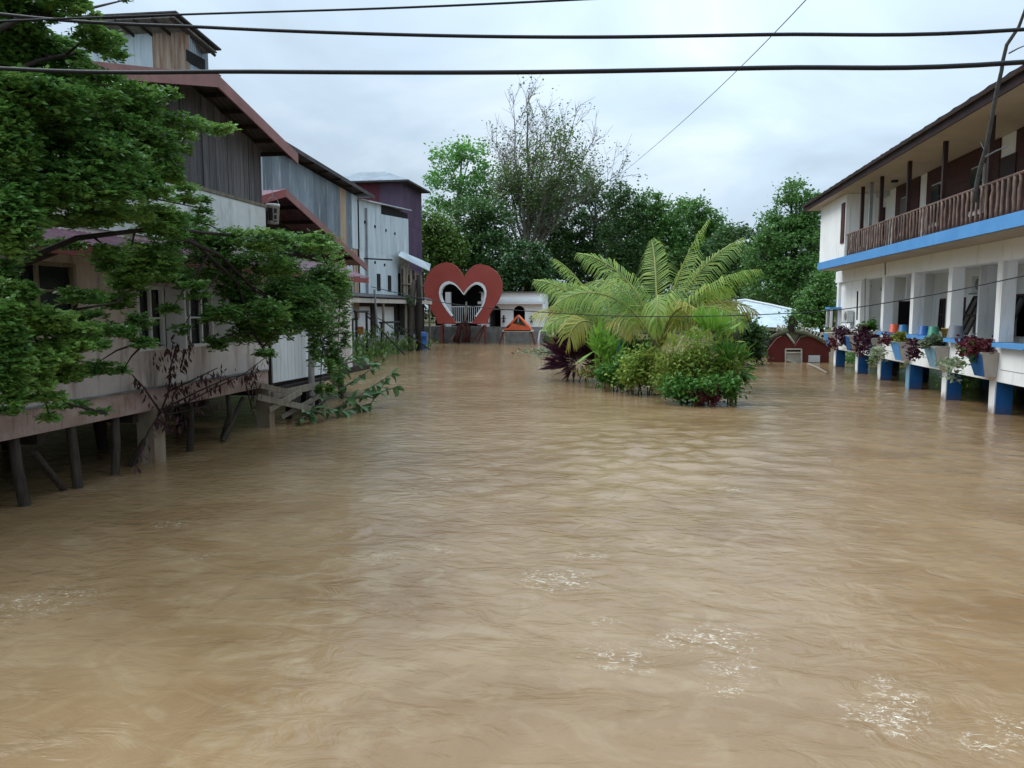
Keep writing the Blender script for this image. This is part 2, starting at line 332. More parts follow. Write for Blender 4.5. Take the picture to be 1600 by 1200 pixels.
# ================================================================== water
def make_water():
    xo = 20*(20**np.linspace(0, 1, 26))[1:]; xs = np.concatenate([-xo[::-1], np.linspace(-20, 20, 401), xo])
    ys = [3.0]
    while ys[-1] < 66: ys.append(ys[-1]+.018+.0045*ys[-1])
    ys = np.concatenate([np.linspace(-40, 2.9, 24), ys, 66*(10**np.linspace(0, 1, 30))[1:]])
    Xg, Yg = np.meshgrid(xs, ys); Z = np.zeros_like(Xg); r = np.random.default_rng(3)
    def lowf(sc_, s):
        q = np.random.default_rng(s); v = 0
        for _ in range(5):
            a = q.uniform(0, 6.28); v = v+np.sin((Xg*math.cos(a)+Yg*math.sin(a)*.8)/sc_*q.uniform(.7, 1.6)+q.uniform(0, 6.28))
        return v/5
    wx, wy = lowf(1.9, 5)*1.1, lowf(1.6, 6)*.9
    patch = np.clip(.55+1.1*lowf(3.2, 9), .06, 1.5)*np.clip(.8+.8*lowf(1.4, 31), .25, 1.5)
    for _ in range(70):
        lam = .42*(3.6**r.uniform(0, 1)); a = math.pi/2+r.normal()*.7; k = 2*math.pi/lam
        amp = .0024*lam**.3
        Z += amp*np.sin(k*((Xg+wx)*math.cos(a)+(Yg+wy)*math.sin(a))+r.uniform(0, 6.28))*.6
    fade = np.clip((60-np.hypot(Xg, Yg-25))/30, 0, 1)
    near = np.clip((Yg-3)/12, .42, 1)
    Z *= patch*fade*near
    foam = np.zeros_like(Xg)
    F = [(870, 905, .34, 1.2), (915, 870, .22, .8), (945, 972, .13, .9), (960, 1028, .28, .7), (1000, 1045, .10, .8), (1060, 1000, .2, .9), (1130, 998, .3, 1), (1145, 1042, .2, 1), (1135, 1075, .16, .9),
         (1385, 1120, .28, 1), (1410, 1095, .18, 1), (1375, 1065, .12, .8), (1545, 1165, .16, .9), (1595, 1140, .2, 1), (40, 945, .45, .55), (110, 932, .35, .45), (265, 820, .22, .8), (185, 750, .3, .7), (150, 762, .25, .6),
         (700, 748, .35, .55), (770, 745, .3, .5), (430, 668, .5, .5), (405, 668, .3, .6), (1145, 765, .3, .5), (320, 868, .2, .45), (600, 870, .25, .4), (690, 860, .2, .4)]
    for px, py, rad, am in F:
        c = at(px, py, Z=0); d = np.hypot((Xg-c.x)/1.15, (Yg-c.y)*.9)/rad
        foam = np.maximum(foam, am*np.clip(1.15-d, 0, 1))
    n, m = Xg.shape; co = np.stack([Xg, Yg, Z], -1).reshape(-1, 3); idx = np.arange(n*m).reshape(n, m)
    fc = np.stack([idx[:-1, :-1], idx[:-1, 1:], idx[1:, 1:], idx[1:, :-1]], -1).reshape(-1, 4)
    ma, t, p, o = nodes('muddy_water')
    base = nmix(t, nramp(t, nnoise(t, .32, 5, (1, 1.4, 1), dist=1.2), .35, .68), C('#8f7657'), C('#7b6041'))
    base = nmix(t, nramp(t, nnoise(t, 1.3, 5, (1, 1.6, 1), dist=2.0, off=9), .5, .75, 0, .4), base, C('#a08e70'))
    base = nmix(t, nramp(t, nnoise(t, 1.5, 6, (1, .28, 1), .6, dist=1.6, off=21), .52, .74, 0, .32), base, C('#6f553a'))   # silt streaks along the current
    at_ = t.nodes.new('ShaderNodeAttribute'); at_.attribute_name = 'foam'
    fn = nramp(t, nnoise(t, 12, 9, (1, 1.4, 1), .8, dist=1.2, off=2), .53, .62, 0, 1.0)
    mm = t.nodes.new('ShaderNodeMath'); mm.operation = 'MULTIPLY'; t.links.new(fn, mm.inputs[0]); t.links.new(at_.outputs['Fac'], mm.inputs[1])
    c = nmix(t, mm.outputs[0], base, C('#e4dcca'))
    t.links.new(c, p.inputs['Base Color']); p.inputs['IOR'].default_value = 1.33; p.inputs['Specular IOR Level'].default_value = .5
    t.links.new(nramp(t, mm.outputs[0], 0, 1, .09, .6), p.inputs['Roughness'])
    b1 = t.nodes.new('ShaderNodeBump'); b1.inputs['Strength'].default_value = .5; b1.inputs['Distance'].default_value = .06
    t.links.new(nnoise(t, 1.9, 6, (1, 1.6, 1), .57, dist=1.3, off=4), b1.inputs['Height'])
    b2 = t.nodes.new('ShaderNodeBump'); b2.inputs['Strength'].default_value = .11; b2.inputs['Distance'].default_value = .02
    t.links.new(nnoise(t, 9, 5, (1, 1.5, 1), .6, dist=1.0, off=14), b2.inputs['Height'])
    t.links.new(b1.outputs[0], b2.inputs['Normal'])
    b3 = t.nodes.new('ShaderNodeBump'); b3.inputs['Strength'].default_value = .17; b3.inputs['Distance'].default_value = .03
    rg = nnoise(t, 1.5, 4, (1, 1.5, 1), .5, dist=1.8, off=33); rg.node.noise_type = 'RIDGED_MULTIFRACTAL'
    t.links.new(rg, b3.inputs['Height']); t.links.new(b2.outputs[0], b3.inputs['Normal']); t.links.new(b3.outputs[0], p.inputs['Normal'])
    ob = big_mesh('water', co, fc, ma, smooth=True)
    a_ = ob.data.attributes.new('foam', 'FLOAT', 'POINT'); a_.data.foreach_set('value', foam.ravel().astype(np.float32))
    tag(ob, 'brown muddy floodwater flowing in ripples', kind='structure')
make_water()
# terrain: bed of the river and the banks that stand out of the flood
def make_terrain():
    xs = np.concatenate([np.linspace(-300, -40, 14), np.linspace(-38, 40, 90), np.linspace(45, 300, 14)]); ys = np.concatenate([np.linspace(-60, 20, 10), np.linspace(22, 100, 90), np.linspace(110, 500, 12)])
    Xg, Yg = np.meshgrid(xs, ys)
    left = np.clip((-14.2-Xg)/2.5, 0, 1)*np.clip((Yg-31)/5, 0, 1)
    back = np.clip((Yg-60.2)/2, 0, 1); right = np.clip((Xg-11)/4, 0, 1)*np.clip((Yg-39)/6, 0, 1)
    k = np.maximum.reduce([left, back, right, np.clip((-13.6-Xg)/1.2, 0, 1)*np.clip((33-Yg)/3, 0, 1)*1.6, np.clip((Xg-16.3)/1.2, 0, 1)*1.4])  # last two terms: banks added to block sky mirrored under the floors
    Z = -1.4+k*2.0+np.where(k > .5, .12*np.sin(Xg*.9)*np.cos(Yg*.7), 0)+np.clip((Yg-70)/60, 0, 1)*1.5
    n, m = Xg.shape; idx = np.arange(n*m).reshape(n, m)
    fc = np.stack([idx[:-1, :-1], idx[:-1, 1:], idx[1:, 1:], idx[1:, :-1]], -1).reshape(-1, 4)
    tag(big_mesh('terrain', np.stack([Xg, Yg, Z], -1).reshape(-1, 3), fc, mt['earth'], smooth=True), 'muddy river bed and grassy banks', kind='structure')
make_terrain()

# ================================================================== riverside timber house on stilts
HX = -8.4
hA = thing('stilt_house', (HX, 12, 0), 'weathered house on stilts with grey plank gable over stained plaster wall', 'house')
RY, RZ, SL = 13.7, 7.02, .235         # ridge position, height and slope of the gable roof
def rz(y): return RZ-abs(y-RY)*SL
# gable of upright boards, each cut to the roof slope
y = 10.75; k = 0
while y < 16.44:
    wd = .2+.05*random.random(); y1 = min(y+wd, 16.46)
    X = HX-.02+random.uniform(-.012, .012); zb = 5.04+random.uniform(-.02, .02)
    MB().prism([(X, y, zb), (X, y1-.014, zb), (X, y1-.014, rz(y1)-.10), (X, y, rz(y)-.10)], (-.03, 0, 0)).build('plank', mt['wood_grey'], hA)
    y = y1
box('gable_backing', mt['dark'], (HX-.20, 10.75, 4.9), (HX-.08, 16.44, 6.2), hA)
box('trim_board', mt['wood_pale'], (HX, 10.7, 4.98), (HX+.05, 16.5, 5.045), hA)
holes = [(8.95, 10.45, 2.55, 3.38), (11.85, 14.2, 1.98, 3.1), (15.3, 16.2, 2.1, 3.0)]
w_ = wall_x(HX-.18, .18, 3.5, 16.46, 1.32, 4.98, holes).build('plaster_wall', mt['plaster_pink'], hA)
tag(w_, 'pink stained plaster wall')
box('upper_wall', mt['plaster'], (HX+.002, 10.4, 3.95), (HX+.03, 16.47, 4.975), hA)
box('end_wall', mt['plaster_pink'], (-14, 16.28, 1.0), (HX-.185, 16.45, 6.3), hA)
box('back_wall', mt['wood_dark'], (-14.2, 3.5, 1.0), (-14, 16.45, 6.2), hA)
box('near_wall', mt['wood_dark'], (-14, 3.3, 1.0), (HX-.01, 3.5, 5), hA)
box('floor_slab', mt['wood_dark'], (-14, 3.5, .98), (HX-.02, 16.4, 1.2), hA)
box('ceiling', mt['dark'], (-14, 3.5, 4.7), (HX-.2, 16.2, 4.75), hA)
sk = MB().box((HX-.16, 3.5, .95), (HX+.06, 16.3, 1.31)).build('skirt_beam', mt['skirt'], hA)
MB().box((HX-.1, 3.5, 1.312), (HX+.085, 16.3, 1.342)).build('ledge_strip', mt['concrete'], sk)
# window joinery
def window_x(parent, X, h, nv, nh, mat, pane=True, t=.06, sill=None):
    ya, yb, za, zb = h; f = MB()
    f.box((X-.04, ya, za), (X+.03, ya+t, zb)).box((X-.04, yb-t, za), (X+.03, yb, zb)).box((X-.04, ya+t, za), (X+.03, yb-t, za+t)).box((X-.04, ya+t, zb-t), (X+.03, yb-t, zb))
    for i in range(1, nv):
        yy = ya+(yb-ya)*i/nv; f.box((X-.03, yy-t*.4, za+t), (X+.02, yy+t*.4, zb-t))
    for i in range(1, nh):
        zz = za+(zb-za)*i/nh; f.box((X-.025, ya+t, zz-t*.3), (X+.01, yb-t, zz+t*.3))
    wo = f.build('window', mat, parent)
    if pane:
        for i in range(nv):
            a = ya+t+(yb-ya-2*t)*i/nv; b = ya+t+(yb-ya-2*t)*(i+1)/nv
            MB().box((X-.075, a+.01, za+t), (X-.065, b-.01, zb-t)).build('pane', mt['glass'], wo)
    return wo
window_x(hA, HX-.02, holes[0], 2, 2, mt['wood_pale'])
window_x(hA, HX-.02, (11.85, 12.6, 1.98, 3.1), 2, 2, mt['white_trim'])
window_x(hA, HX-.02, (13.0, 14.2, 1.98, 3.1), 3, 2, mt['white_trim'])
window_x(hA, HX-.02, holes[2], 2, 2, mt['white_trim'])
sh = MB().bar((HX+.03, 12.62, 2.54), (HX+.45, 12.55, 2.54), .035, 1.1).build('open_casement', mt['white_trim'], hA)
MB().bar((HX+.03, 14.22, 2.54), (HX+.42, 14.28, 2.54), .035, 1.1).build('open_casement', mt['white_trim'], hA)
# roof: sheets, rake boards, purlins
rf = thing('gable_roof', (HX, RY, RZ), None, None); rf.parent = hA; rf.location = Vector((HX, RY, RZ))-ORG[hA]
for s_ in (-1, 1):
    L = math.hypot(3.3, 3.3*SL); x = -7.86
    while x > -14.9:
        MB().sheet((x, RY, RZ), (-1, 0, 0), .92, Vector((0, s_*3.3, -3.3*SL)).normalized(), L, (0, 0, 1), .018, .115).build('roof_sheet', mt['roof_dark'], rf, True); x -= .9
    for q in (.5, 1.15, 1.8, 2.45, 3.1):
        MB().box((-14.6, RY+s_*q-.03, RZ-q*SL-.12), (-7.9, RY+s_*q+.03, RZ-q*SL-.03)).build('purlin', mt['wood_dark'], rf)
    e_ = 3.36; X = -7.82
    MB().prism([(X, RY, RZ+.03), (X, RY+s_*e_, RZ-e_*SL+.03), (X, RY+s_*e_, RZ-e_*SL-.2), (X, RY, RZ-.2)], (-.035, 0, 0)).build('rake_board', mt['fascia'], rf)
MB().box((-14.8, RY-.14, RZ+.035), (-7.84, RY+.14, RZ+.055)).build('ridge_cap', mt['roof_dark'], rf)
# long purple awning on the river wall
aw = thing('awning', (HX, 16, 3.5), None, None); aw.parent = hA; aw.location = Vector((HX, 16, 3.5))-ORG[hA]
y = 9.0
while y < 21.2:
    MB().sheet((HX-.25, y, 3.96), (0, 1, 0), .84, Vector((.95, 0, -.36)).normalized(), 1.02, (.3, 0, .9), .018, .12).build('awning_sheet', mt['roof_purple'], aw, True); y += .82
box('awning_fascia', mt['fascia_red'], (-7.74, 9.0, 3.44), (-7.71, 21.3, 3.575), aw)
for y in (9.4, 12, 14.6, 17.2, 19.8): MB().bar((HX, y, 3.3), (-7.76, y, 3.5), .06, .07).build('awning_bracket', mt['wood_dark'], aw)
# stilts, piers, braces
for px, py, r_ in ((38, 790, .075), (121, 762, .07), (179, 742, .065), (296, 705, .065), (347, 685, .06)):
    b = at(px, py, Z=0); l = random.uniform(-.06, .06)
    MB().tube([(b.x, b.y, -1.4), (b.x+.01, b.y, 0), (HX+.0, b.y+l*.5, .5), (HX-.02, b.y+l, .96)], [r_*1.1, r_*1.05, r_, r_*.95], 10).build('stilt', mt['wood_post'], hA, True)
for y, wd in ((12.2, .32), (16.4, .24)):
    box('concrete_pier', mt['pier'], (HX-.25, y-wd/2, -1.4), (HX+.075, y+wd/2, .955), hA)
for a, b in (((52, 706), (100, 766)), ((245, 655), (204, 728)), ((380, 622), (348, 690))):
    p, q = at(*a, X=-8.42), at(*b, Z=0); MB().tube([p, q], .05, 8).build('brace', mt['wood_post'], hA)
for x in (-10.2, -12.2):
    for y in (5.5, 8, 10.5, 13, 15.6): MB().tube([(x, y+random.random()*.5, -1.4), (x, y, .98)], .1, 8).build('stilt', mt['wood_dark'], hA)
for y in (9.6, 11.7, 13.9, 15.9): box('cross_beam', mt['wood_dark'], (-13.6, y-.07, .78), (HX-.02, y+.07, .945), hA)
# white boarded porch that follows the plaster wall
pc = thing('boarded_porch', (-8.35, 18, 0), 'white painted board porch on timber framing beside the plaster house wall', 'porch')
y = 16.52
while y < 19.5:
    MB().box((-8.36+random.uniform(-.008, .008), y, 1.0-.01*(y-16.5)), (-8.33, y+.186, 2.42)).build('board', mt['white_trim'], pc); y += .195
MB().box((-8.44, 16.5, .93), (-8.375, 19.5, 2.4)).build('backing', mt['wood_dark'], pc)
MB().box((-8.6, 16.48, 2.45), (-8.15, 17.8, 2.5)).build('top_shelf', mt['white_trim'], pc)
for y in (16.6, 17.7, 18.6, 19.4): box('stud', mt['wood_dark'], (-8.6, y-.05, -1.2), (-8.46, y+.05, .95), pc)
for a, b, wd in (((425, 618), (505, 600), .16), ((402, 620), (492, 640), .14), ((420, 640), (470, 612), .13), ((395, 600), (450, 612), .12), ((440, 652), (500, 618), .10)):
    MB().bar(at(*a, X=-8.25), at(*b, X=-7.95), .05, wd).build('loose_plank', mt['wood_pale'], pc)
box('platform_edge', mt['wood_dark'], (-9.4, 16.7, .80), (-8.2, 19.6, .9), pc)
po = thing('grey_pole', (-8.05, 18.0, 0), 'grey round pole standing against the white boarded porch', 'pole')
MB().tube([(-8.05, 17.95, -1.2), (-8.06, 17.98, .6), (-8.03, 18.1, 3.6)], [.085, .08, .075], 12).build('shaft', mt['concrete'], po, True)
MB().tube([(-8.06, 17.97, .55), (-8.06, 17.98, .66)], .11, 12).build('collar', mt['concrete'], po)
# ------------------------------------------------------------------ second house with red rake
hB = thing('rear_house', (-9.4, 21, 0), 'house with a long red raked roof and dark eaves behind the plank gable', 'house')
AY, AZ, S2 = 18.86, 5.74, .272; XR = -9.0
def rb(name, y0, y1, m):
    MB().prism([(XR, y0, AZ-abs(y0-AY)*S2+.03), (XR, y1, AZ-abs(y1-AY)*S2+.03), (XR, y1, AZ-abs(y1-AY)*S2-.17), (XR, y0, AZ-abs(y0-AY)*S2-.17)], (-.04, 0, 0)).build(name, m, hB)
rb('rake_board', 16.7, AY, mt['fascia_red']); rb('rake_board', AY, 24.75, mt['fascia'])
for s_, e_ in ((-1, 2.2), (1, 5.85)):
    x = XR-.04
    while x > -14:
        MB().sheet((x, AY, AZ), (-1, 0, 0), .9, Vector((0, s_, -S2)).normalized(), e_*math.hypot(1, S2), (0, 0, 1), .018, .12).build('roof_sheet', mt['roof_purple'], hB, True); x -= .88
for q in (.9, 1.9, 2.9, 3.9, 4.9): MB().box((-13.9, AY+q-.03, AZ-q*S2-.13), (XR-.05, AY+q+.03, AZ-q*S2-.03)).build('purlin', mt['wood_dark'], hB)
MB().prism([(-10.0, 16.6, .95), (-10.0, 24.2, .95), (-10.0, 24.2, AZ-5.4*S2-.1), (-10.0, AY, AZ-.12), (-10.0, 16.6, AZ-2.2*S2-.12)], (-.12, 0, 0)).build('upper_wall', mt['wood_dark'], hB)
box('lower_wall', mt['plaster_pink'], (-8.75, 19.55, .95), (-8.6, 22.2, 3.3), hB)
box('return_wall', mt['plaster_pink'], (-10, 22.05, .95), (-8.76, 22.2, 3.9), hB)
box('floor', mt['wood_dark'], (-14, 16.8, .75), (-8.7, 24, .94), hB)
box('back_wall', mt['wood_dark'], (-14.1, 16.8, .75), (-13.95, 24.2, 4.4), hB)
for y in (20.4, 22): MB().tube([(-8.9, y, -1.4), (-8.9, y, .76)], .1, 8).build('stilt', mt['wood_post'], hB)
ov = MB(); pts = [(-8.42, 20.55+.42*math.cos(a)*(1 if abs(math.cos(a)) < .6 else 1), 3.22+.13*math.sin(a)) for a in np.linspace(0, 2*math.pi, 24, endpoint=False)]
ov.prism(pts, (-.05, 0, 0)); ov = ov.build('oval_board', mt['beige'], hB)
box('wall_band', mt['wood_dark'], (-8.585, 19.56, 3.02), (-8.55, 22.2, 3.42), hB)
# white pail with dark print hung under the eave
pb = at(427, 350, X=-8.75)
pl = thing('hanging_pail', pb, 'white plastic pail with blurred black print hung under the dark eave', 'pail')
pail = MB().lathe(pb, [(0, 0), (.13, 0), (.16, .40), (.165, .40), (.165, .47), (.15, .47), (.15, .42), (.0, .42)], 24).build('body', plain('pail_white', '#b9bdb8'), pl, True)
pr = MB()
for a0, a1, z0, z1 in ((-1.9, -1.15, .07, .36), (-.95, -.5, .24, .35), (-.95, -.5, .1, .2), (-1.05, -.4, .04, .07), (-2.3, -2.0, .1, .3)):
    n = 5
    for i in range(n):
        q = []
        for a, z in ((a0+(a1-a0)*i/n, z0), (a0+(a1-a0)*(i+1)/n, z0), (a0+(a1-a0)*(i+1)/n, z1), (a0+(a1-a0)*i/n, z1)):
            r_ = .134+.03*z/.4; q.append(pb+Vector((r_*math.cos(a), r_*math.sin(a), z)))
        pr.add(q, [(0, 1, 2, 3)])
pr.build('print', mt['black'], pl)
MB().tube([pb+Vector((.16*math.cos(a), 0, .42+.22*math.sin(a))) for a in np.linspace(0, math.pi, 9)], .006, 5).build('handle', mt['steel_grey'], pl)
MB().tube([pb+Vector((0, 0, .63)), pb+Vector((0, 0, 1.0))], .006, 5).build('hook', mt['steel_grey'], pl)
# ------------------------------------------------------------------ zinc barn (swiftlet barn) along the bank
BX = -15.5
bn = thing('zinc_barn', (BX, 36, .5), 'patched grey zinc sheet barn rising behind the red raked roof', 'barn')
y0, y1 = 27.0, 41.2
def btop(y): return 9.55-(y-30)*.062
y = y0; i = 0
while y < y1-.1:
    wd = min(.85, y1-y)
    rows = [(3.0, 4.9), (4.84, 7.0+random.uniform(-.3, .3)), (6.95, None)]
    zsplit = 6.4+random.uniform(-.9, .9)
    for (za, zb) in ((2.2, 4.6), (4.55, zsplit), (zsplit-.06, btop(y))):
        tall = zb-za; m = mt['zinc']
        q = random.random()
        if 38.6 < y < 39.4 and za > 4: m = mt['zinc_tan']
        elif 40.2 < y and za < 5: m = mt['zinc_rust']
        elif q < .28: m = mt['zinc_pale']
        MB().sheet((BX+random.uniform(0, .03), y, za), (0, 1, 0), wd+.04, (0, 0, 1), tall, (1, 0, 0), .012, .13, skew=-.05 if za > 5 else 0).build('wall_sheet', m, bn, True)
    y += .83
box('frame', mt['dark'], (-24, y0, 2.1), (BX-.06, y1, 8.8), bn)  # solid near-black block; the barn's unlit inside is its colour
x = -14.9
MB().prism([(x, y0-.5, btop(y0-.5)+.28), (x, 42.4, btop(42.4)+.28), (x, 42.4, btop(42.4)+.2), (x, y0-.5, btop(y0-.5)+.2)], (-9.5, 0, 0)).build('roof', mt['roof_dark'], bn)
MB().prism([(x+.003, y0-.5, btop(y0-.5)+.30), (x+.003, 42.42, btop(42.42)+.30), (x+.003, 42.42, btop(42.42)+.12), (x+.003, y0-.5, btop(y0-.5)+.12)], (-.03, 0, 0)).build('roof_edge', mt['roof_dark'], bn)
for q in range(9): MB().bar((BX, 28+q*1.6, btop(28+q*1.6)+.1), (-14.95, 28+q*1.6, btop(28+q*1.6)+.15), .07, .08).build('rafter', mt['wood_dark'], bn)
# ------------------------------------------------------------------ pale sheet block with the shop below
bp = thing('pale_sheet_block', (BX, 46, .5), 'tall pale blue-white corrugated block with dark slits beside the purple tower', 'building')
y = 41.35; ye = 50.6
def ptop(y): return 8.72+(y-41.35)*.06
while y < ye-.05:
    wd = min(.95, ye-y); inw = y > 44.6
    for za, zb in ((3.55, 6.1), (6.04, ptop(y)-(.55 if inw else 0))):
        MB().sheet((BX+.02+random.uniform(0, .02), y, za), (0, 1, 0), wd+.03, (0, 0, 1), zb-za, (1, 0, 0), .012, .14, skew=.05 if zb > 7 else 0).build('wall_sheet', mt['zinc_pale'], bp, True)
    y += .92
box('frame', mt['dark'], (-22, 41.3, 3.7), (BX-.05, ye-.02, 8.6), bp)  # near-black fill; the dark inside of the block is put into colour
x = BX+.25
MB().prism([(x, 41.3, ptop(41.3)+.06), (x, ye+.1, ptop(ye)+.06), (x, ye+.1, ptop(ye)), (x, 41.3, ptop(41.3))], (-7, 0, 0)).build('roof', mt['roof_white'], bp)
box('vent_gap', mt['dark'], (BX-.02, 44.6, 8.1), (BX+.005, ye-.05, 9.05), bp)
for a in ((592, 441, 46.0), (609, 443, 48.0)):
    p = at(a[0], a[1], X=BX+.06); box('slit_window', mt['dark'], (BX+.03, p.y-.3, p.z-.5), (BX+.065, p.y+.3, p.z+.5), bp)
for a in ((570, 347), (586, 354), (603, 360), (617, 365), (586, 410), (601, 414)):
    p = at(*a, X=BX+.05); MB().tube([p-Vector((.02, 0, 0)), p+Vector((.03, 0, 0))], .09, 8).build('nest_hole', mt['dark'], bp)
MB().tube([(BX+.12, 42.3, 3.6), (BX+.12, 42.3, 8.4)], .06, 8).build('downpipe', mt['steel_grey'], bp)
MB().bar((BX+.05, 42, 5.55), (BX+1.2, 43.5, 5.55), .05, .08).build('bracket_arm', mt['black'], bp)
# shop front under it
sp = thing('shop_front', (BX, 44, .5), 'low shop front with two white shutters under a long pale canopy beam', 'shop')
sy = lambda px: at(px, 490, X=BX-.1).y
SHT = [(sy(550), sy(579), .9, 2.85), (sy(585), sy(616), .9, 2.85)]
YQ = at(661, 480, X=BX).y
wall_x(BX-.12, .1, 34.5, YQ, .3, 3.2, SHT).build('wall', mt['wood_dark'], sp)
for a, b, _, _ in SHT:
    MB().box((BX-.16, a-.02, .9), (BX-.125, b+.02, 2.86)).build('shutter', mt['white_trim'], sp)
box('interior', mt['dark'], (-20, 34.5, .3), (BX-.18, YQ, 3.2), sp)
box('canopy_beam', mt['beige'], (BX+.55, 34.5, 3.05), (BX+.68, YQ, 3.3), sp)
MB().prism([(BX+.75, 34.5, 3.36), (BX+.75, YQ, 3.36), (BX-.1, YQ, 3.6), (BX-.1, 34.5, 3.6)], (0, 0, .035)).build('canopy', mt['roof_dark'], sp)
for y in (38.2, sy(582), sy(619), YQ-.3): MB().box((BX+.5, y-.06, .2), (BX+.62, y+.06, 3.05)).build('post', mt['wood_pale'], sp)
box('base_wall', mt['concrete'], (BX+.3, 34.5, -.8), (BX+.48, YQ+.2, 1.02), sp)
MB().tube([at(585, 452, X=-14.6), at(590, 520, X=-14.6)], .06, 8).build('leaning_pipe', mt['steel_grey'], sp)
# ------------------------------------------------------------------ purple tower
tw = thing('purple_tower', (-20, 60, 1), 'tall purple sheet-metal tower with a flat grey hipped roof', 'tower')
TX, TY = -18.2, 58.0
zt = at(634, 284, Y=TY).z
x = TX-.0; i = 0
while x > TX-6.2:
    red = i in (2, 3, 4)
    for za, zb in ((.6, 6), (5.95, zt-3.1), (zt-3.15, zt)):
        MB().sheet((x, TY, za), (-1, 0, 0), .93, (0, 0, 1), zb-za, (0, -1, 0), .014, .16).build('wall_sheet', mt['purple_red'] if red and zb == zt else mt['purple'], tw, True)
    x -= .9; i += 1
y = TY
while y < 62.6:
    for za, zb in ((.6, 6), (5.95, zt-3.1), (zt-3.15, zt)):
        MB().sheet((TX, y, za), (0, 1, 0), .93, (0, 0, 1), zb-za, (1, 0, 0), .014, .16).build('wall_sheet', mt['purple'], tw, True)
    y += .9
box('frame', mt['dark'], (TX-6.1, TY+.04, .4), (TX-.04, 62.8, zt-.05), tw)  # solid fill behind the sheets, its black stands for unlit space
a = .75; rx0, rx1, ry0, ry1 = TX-6.2-a, TX+a, TY-a, 62.8+a
mx, my = (rx0+rx1)/2, (ry0+ry1)/2
MB().add([(rx0, ry0, zt+.05), (rx1, ry0, zt+.05), (rx1, ry1, zt+.05), (rx0, ry1, zt+.05), (mx-1, my, zt+1.25), (mx+1, my, zt+1.25)], [(0, 1, 5, 4), (1, 2, 5), (2, 3, 4, 5), (3, 0, 4), (3, 2, 1, 0)]).build('roof', mt['zinc'], tw)
MB().box((rx0, ry0, zt-.08), (rx1, ry1, zt+.045)).build('eave_edge', mt['roof_dark'], tw)
box('window', mt['glass'], (TX-5.7, TY-.05, zt-1.5), (TX-4.7, TY-.03, zt-.7), tw)
# ------------------------------------------------------------------ zinc tower above the plank house
tl = thing('zinc_tower', (-20, 30, 1), 'zinc-clad box tower with a rusty corner sheet above the plank gable', 'tower')
GX = -17.6; GY = at(297, 100, X=GX).y; zt = at(297, 42, Y=GY).z
xl = at(104, 100, Y=GY).x; x = GX; i = 0
while x > xl:
    m = mt['zinc_rust'] if i < 2 else mt['zinc_pale']
    MB().sheet((x, GY, 2), (-1, 0, 0), .82, (0, 0, 1), zt-2, (0, -1, 0), .014, .14).build('wall_sheet', m, tl, True); x -= .8; i += 1
ye = at(326, 100, X=GX).y; y = GY
while y < ye-.05:
    MB().sheet((GX, y, 2), (0, 1, 0), min(.85, ye-y), (0, 0, 1), zt-2+.0, (1, 0, 0), .014, .14).build('wall_sheet', mt['zinc'], tl, True); y += .83
box('frame', mt['dark'], (xl+.1, GY+.05, 1.5), (GX-.05, ye-.05, zt-.1), tl)  # near-black core filling the tower, interior shade by colour
p = at(304, 93, X=GX+.04); box('slit_window', mt['dark'], (GX+.02, p.y-.55, p.z-.22), (GX+.05, p.y+.75, p.z+.22), tl)
zr = zt+.42
rA, rB, rC = at(112, 27, Y=GY-.7), at(275, 19, Y=GY-.7), at(346, 79, X=GX+.75); rD = rA+(rC-rB)
MB().prism([rA, rB, rC, rD], (0, 0, .06)).build('roof', mt['roof_dark'], tl)
dn_ = Vector((0, 0, -.14)); MB().prism([rA.lerp(rC, .03)+dn_, rB.lerp(rD, .03)+dn_, rC.lerp(rA, .03)+dn_, rD.lerp(rB, .03)+dn_], (0, 0, .04)).build('soffit', mt['concrete'], tl)
for q in np.linspace(.06, .94, 6): MB().bar(rA.lerp(rB, q)+dn_*1.4, rD.lerp(rC, q)+dn_*1.4, .06, .1).build('rafter', mt['wood_dark'], tl)
# ------------------------------------------------------------------ wooden shack with bright roof
sh = thing('plank_shack', (-15.5, 54, .5), 'rickety upright-plank shack with a bright sheet roof beside the red heart', 'shack')
yS, yE = at(627, 440, X=BX+.28).y, at(661, 440, X=BX+.28).y
y = yS; i = 0
while y < yE:
    wd = random.uniform(.16, .26)
    if random.random() < .86:
        MB().box((BX+.25+random.uniform(-.02, .02), y, 3.35+random.uniform(-.1, .05)), (BX+.28, y+wd-.03, 5.7-(y-yS)*.12+random.uniform(-.2, .05))).build('plank', mt['wood_pale'], sh)
    y += wd
box('interior', mt['dark'], (-19, yS+.1, .4), (BX+.1, yE-.05, 5.0), sh)
a, b = at(622, 400, X=BX+.7), at(671, 424, X=BX+.7)
MB().prism([a, b, b+Vector((-.6, 2.5, .62)), a+Vector((-.6, 2.5, .45))], (0, 0, .05)).build('roof', mt['roof_white'], sh)
for y in (yS+.1, (yS+yE)/2, yE-.1): MB().bar((BX+.32, y, 0), (BX+.32, y, 5.3), .1, .1, (0, 1, 0)).build('post', mt['wood_post'], sh)
box('rail', mt['wood_pale'], (BX+.3, yS, 4.3), (BX+.36, yE, 4.4), sh)
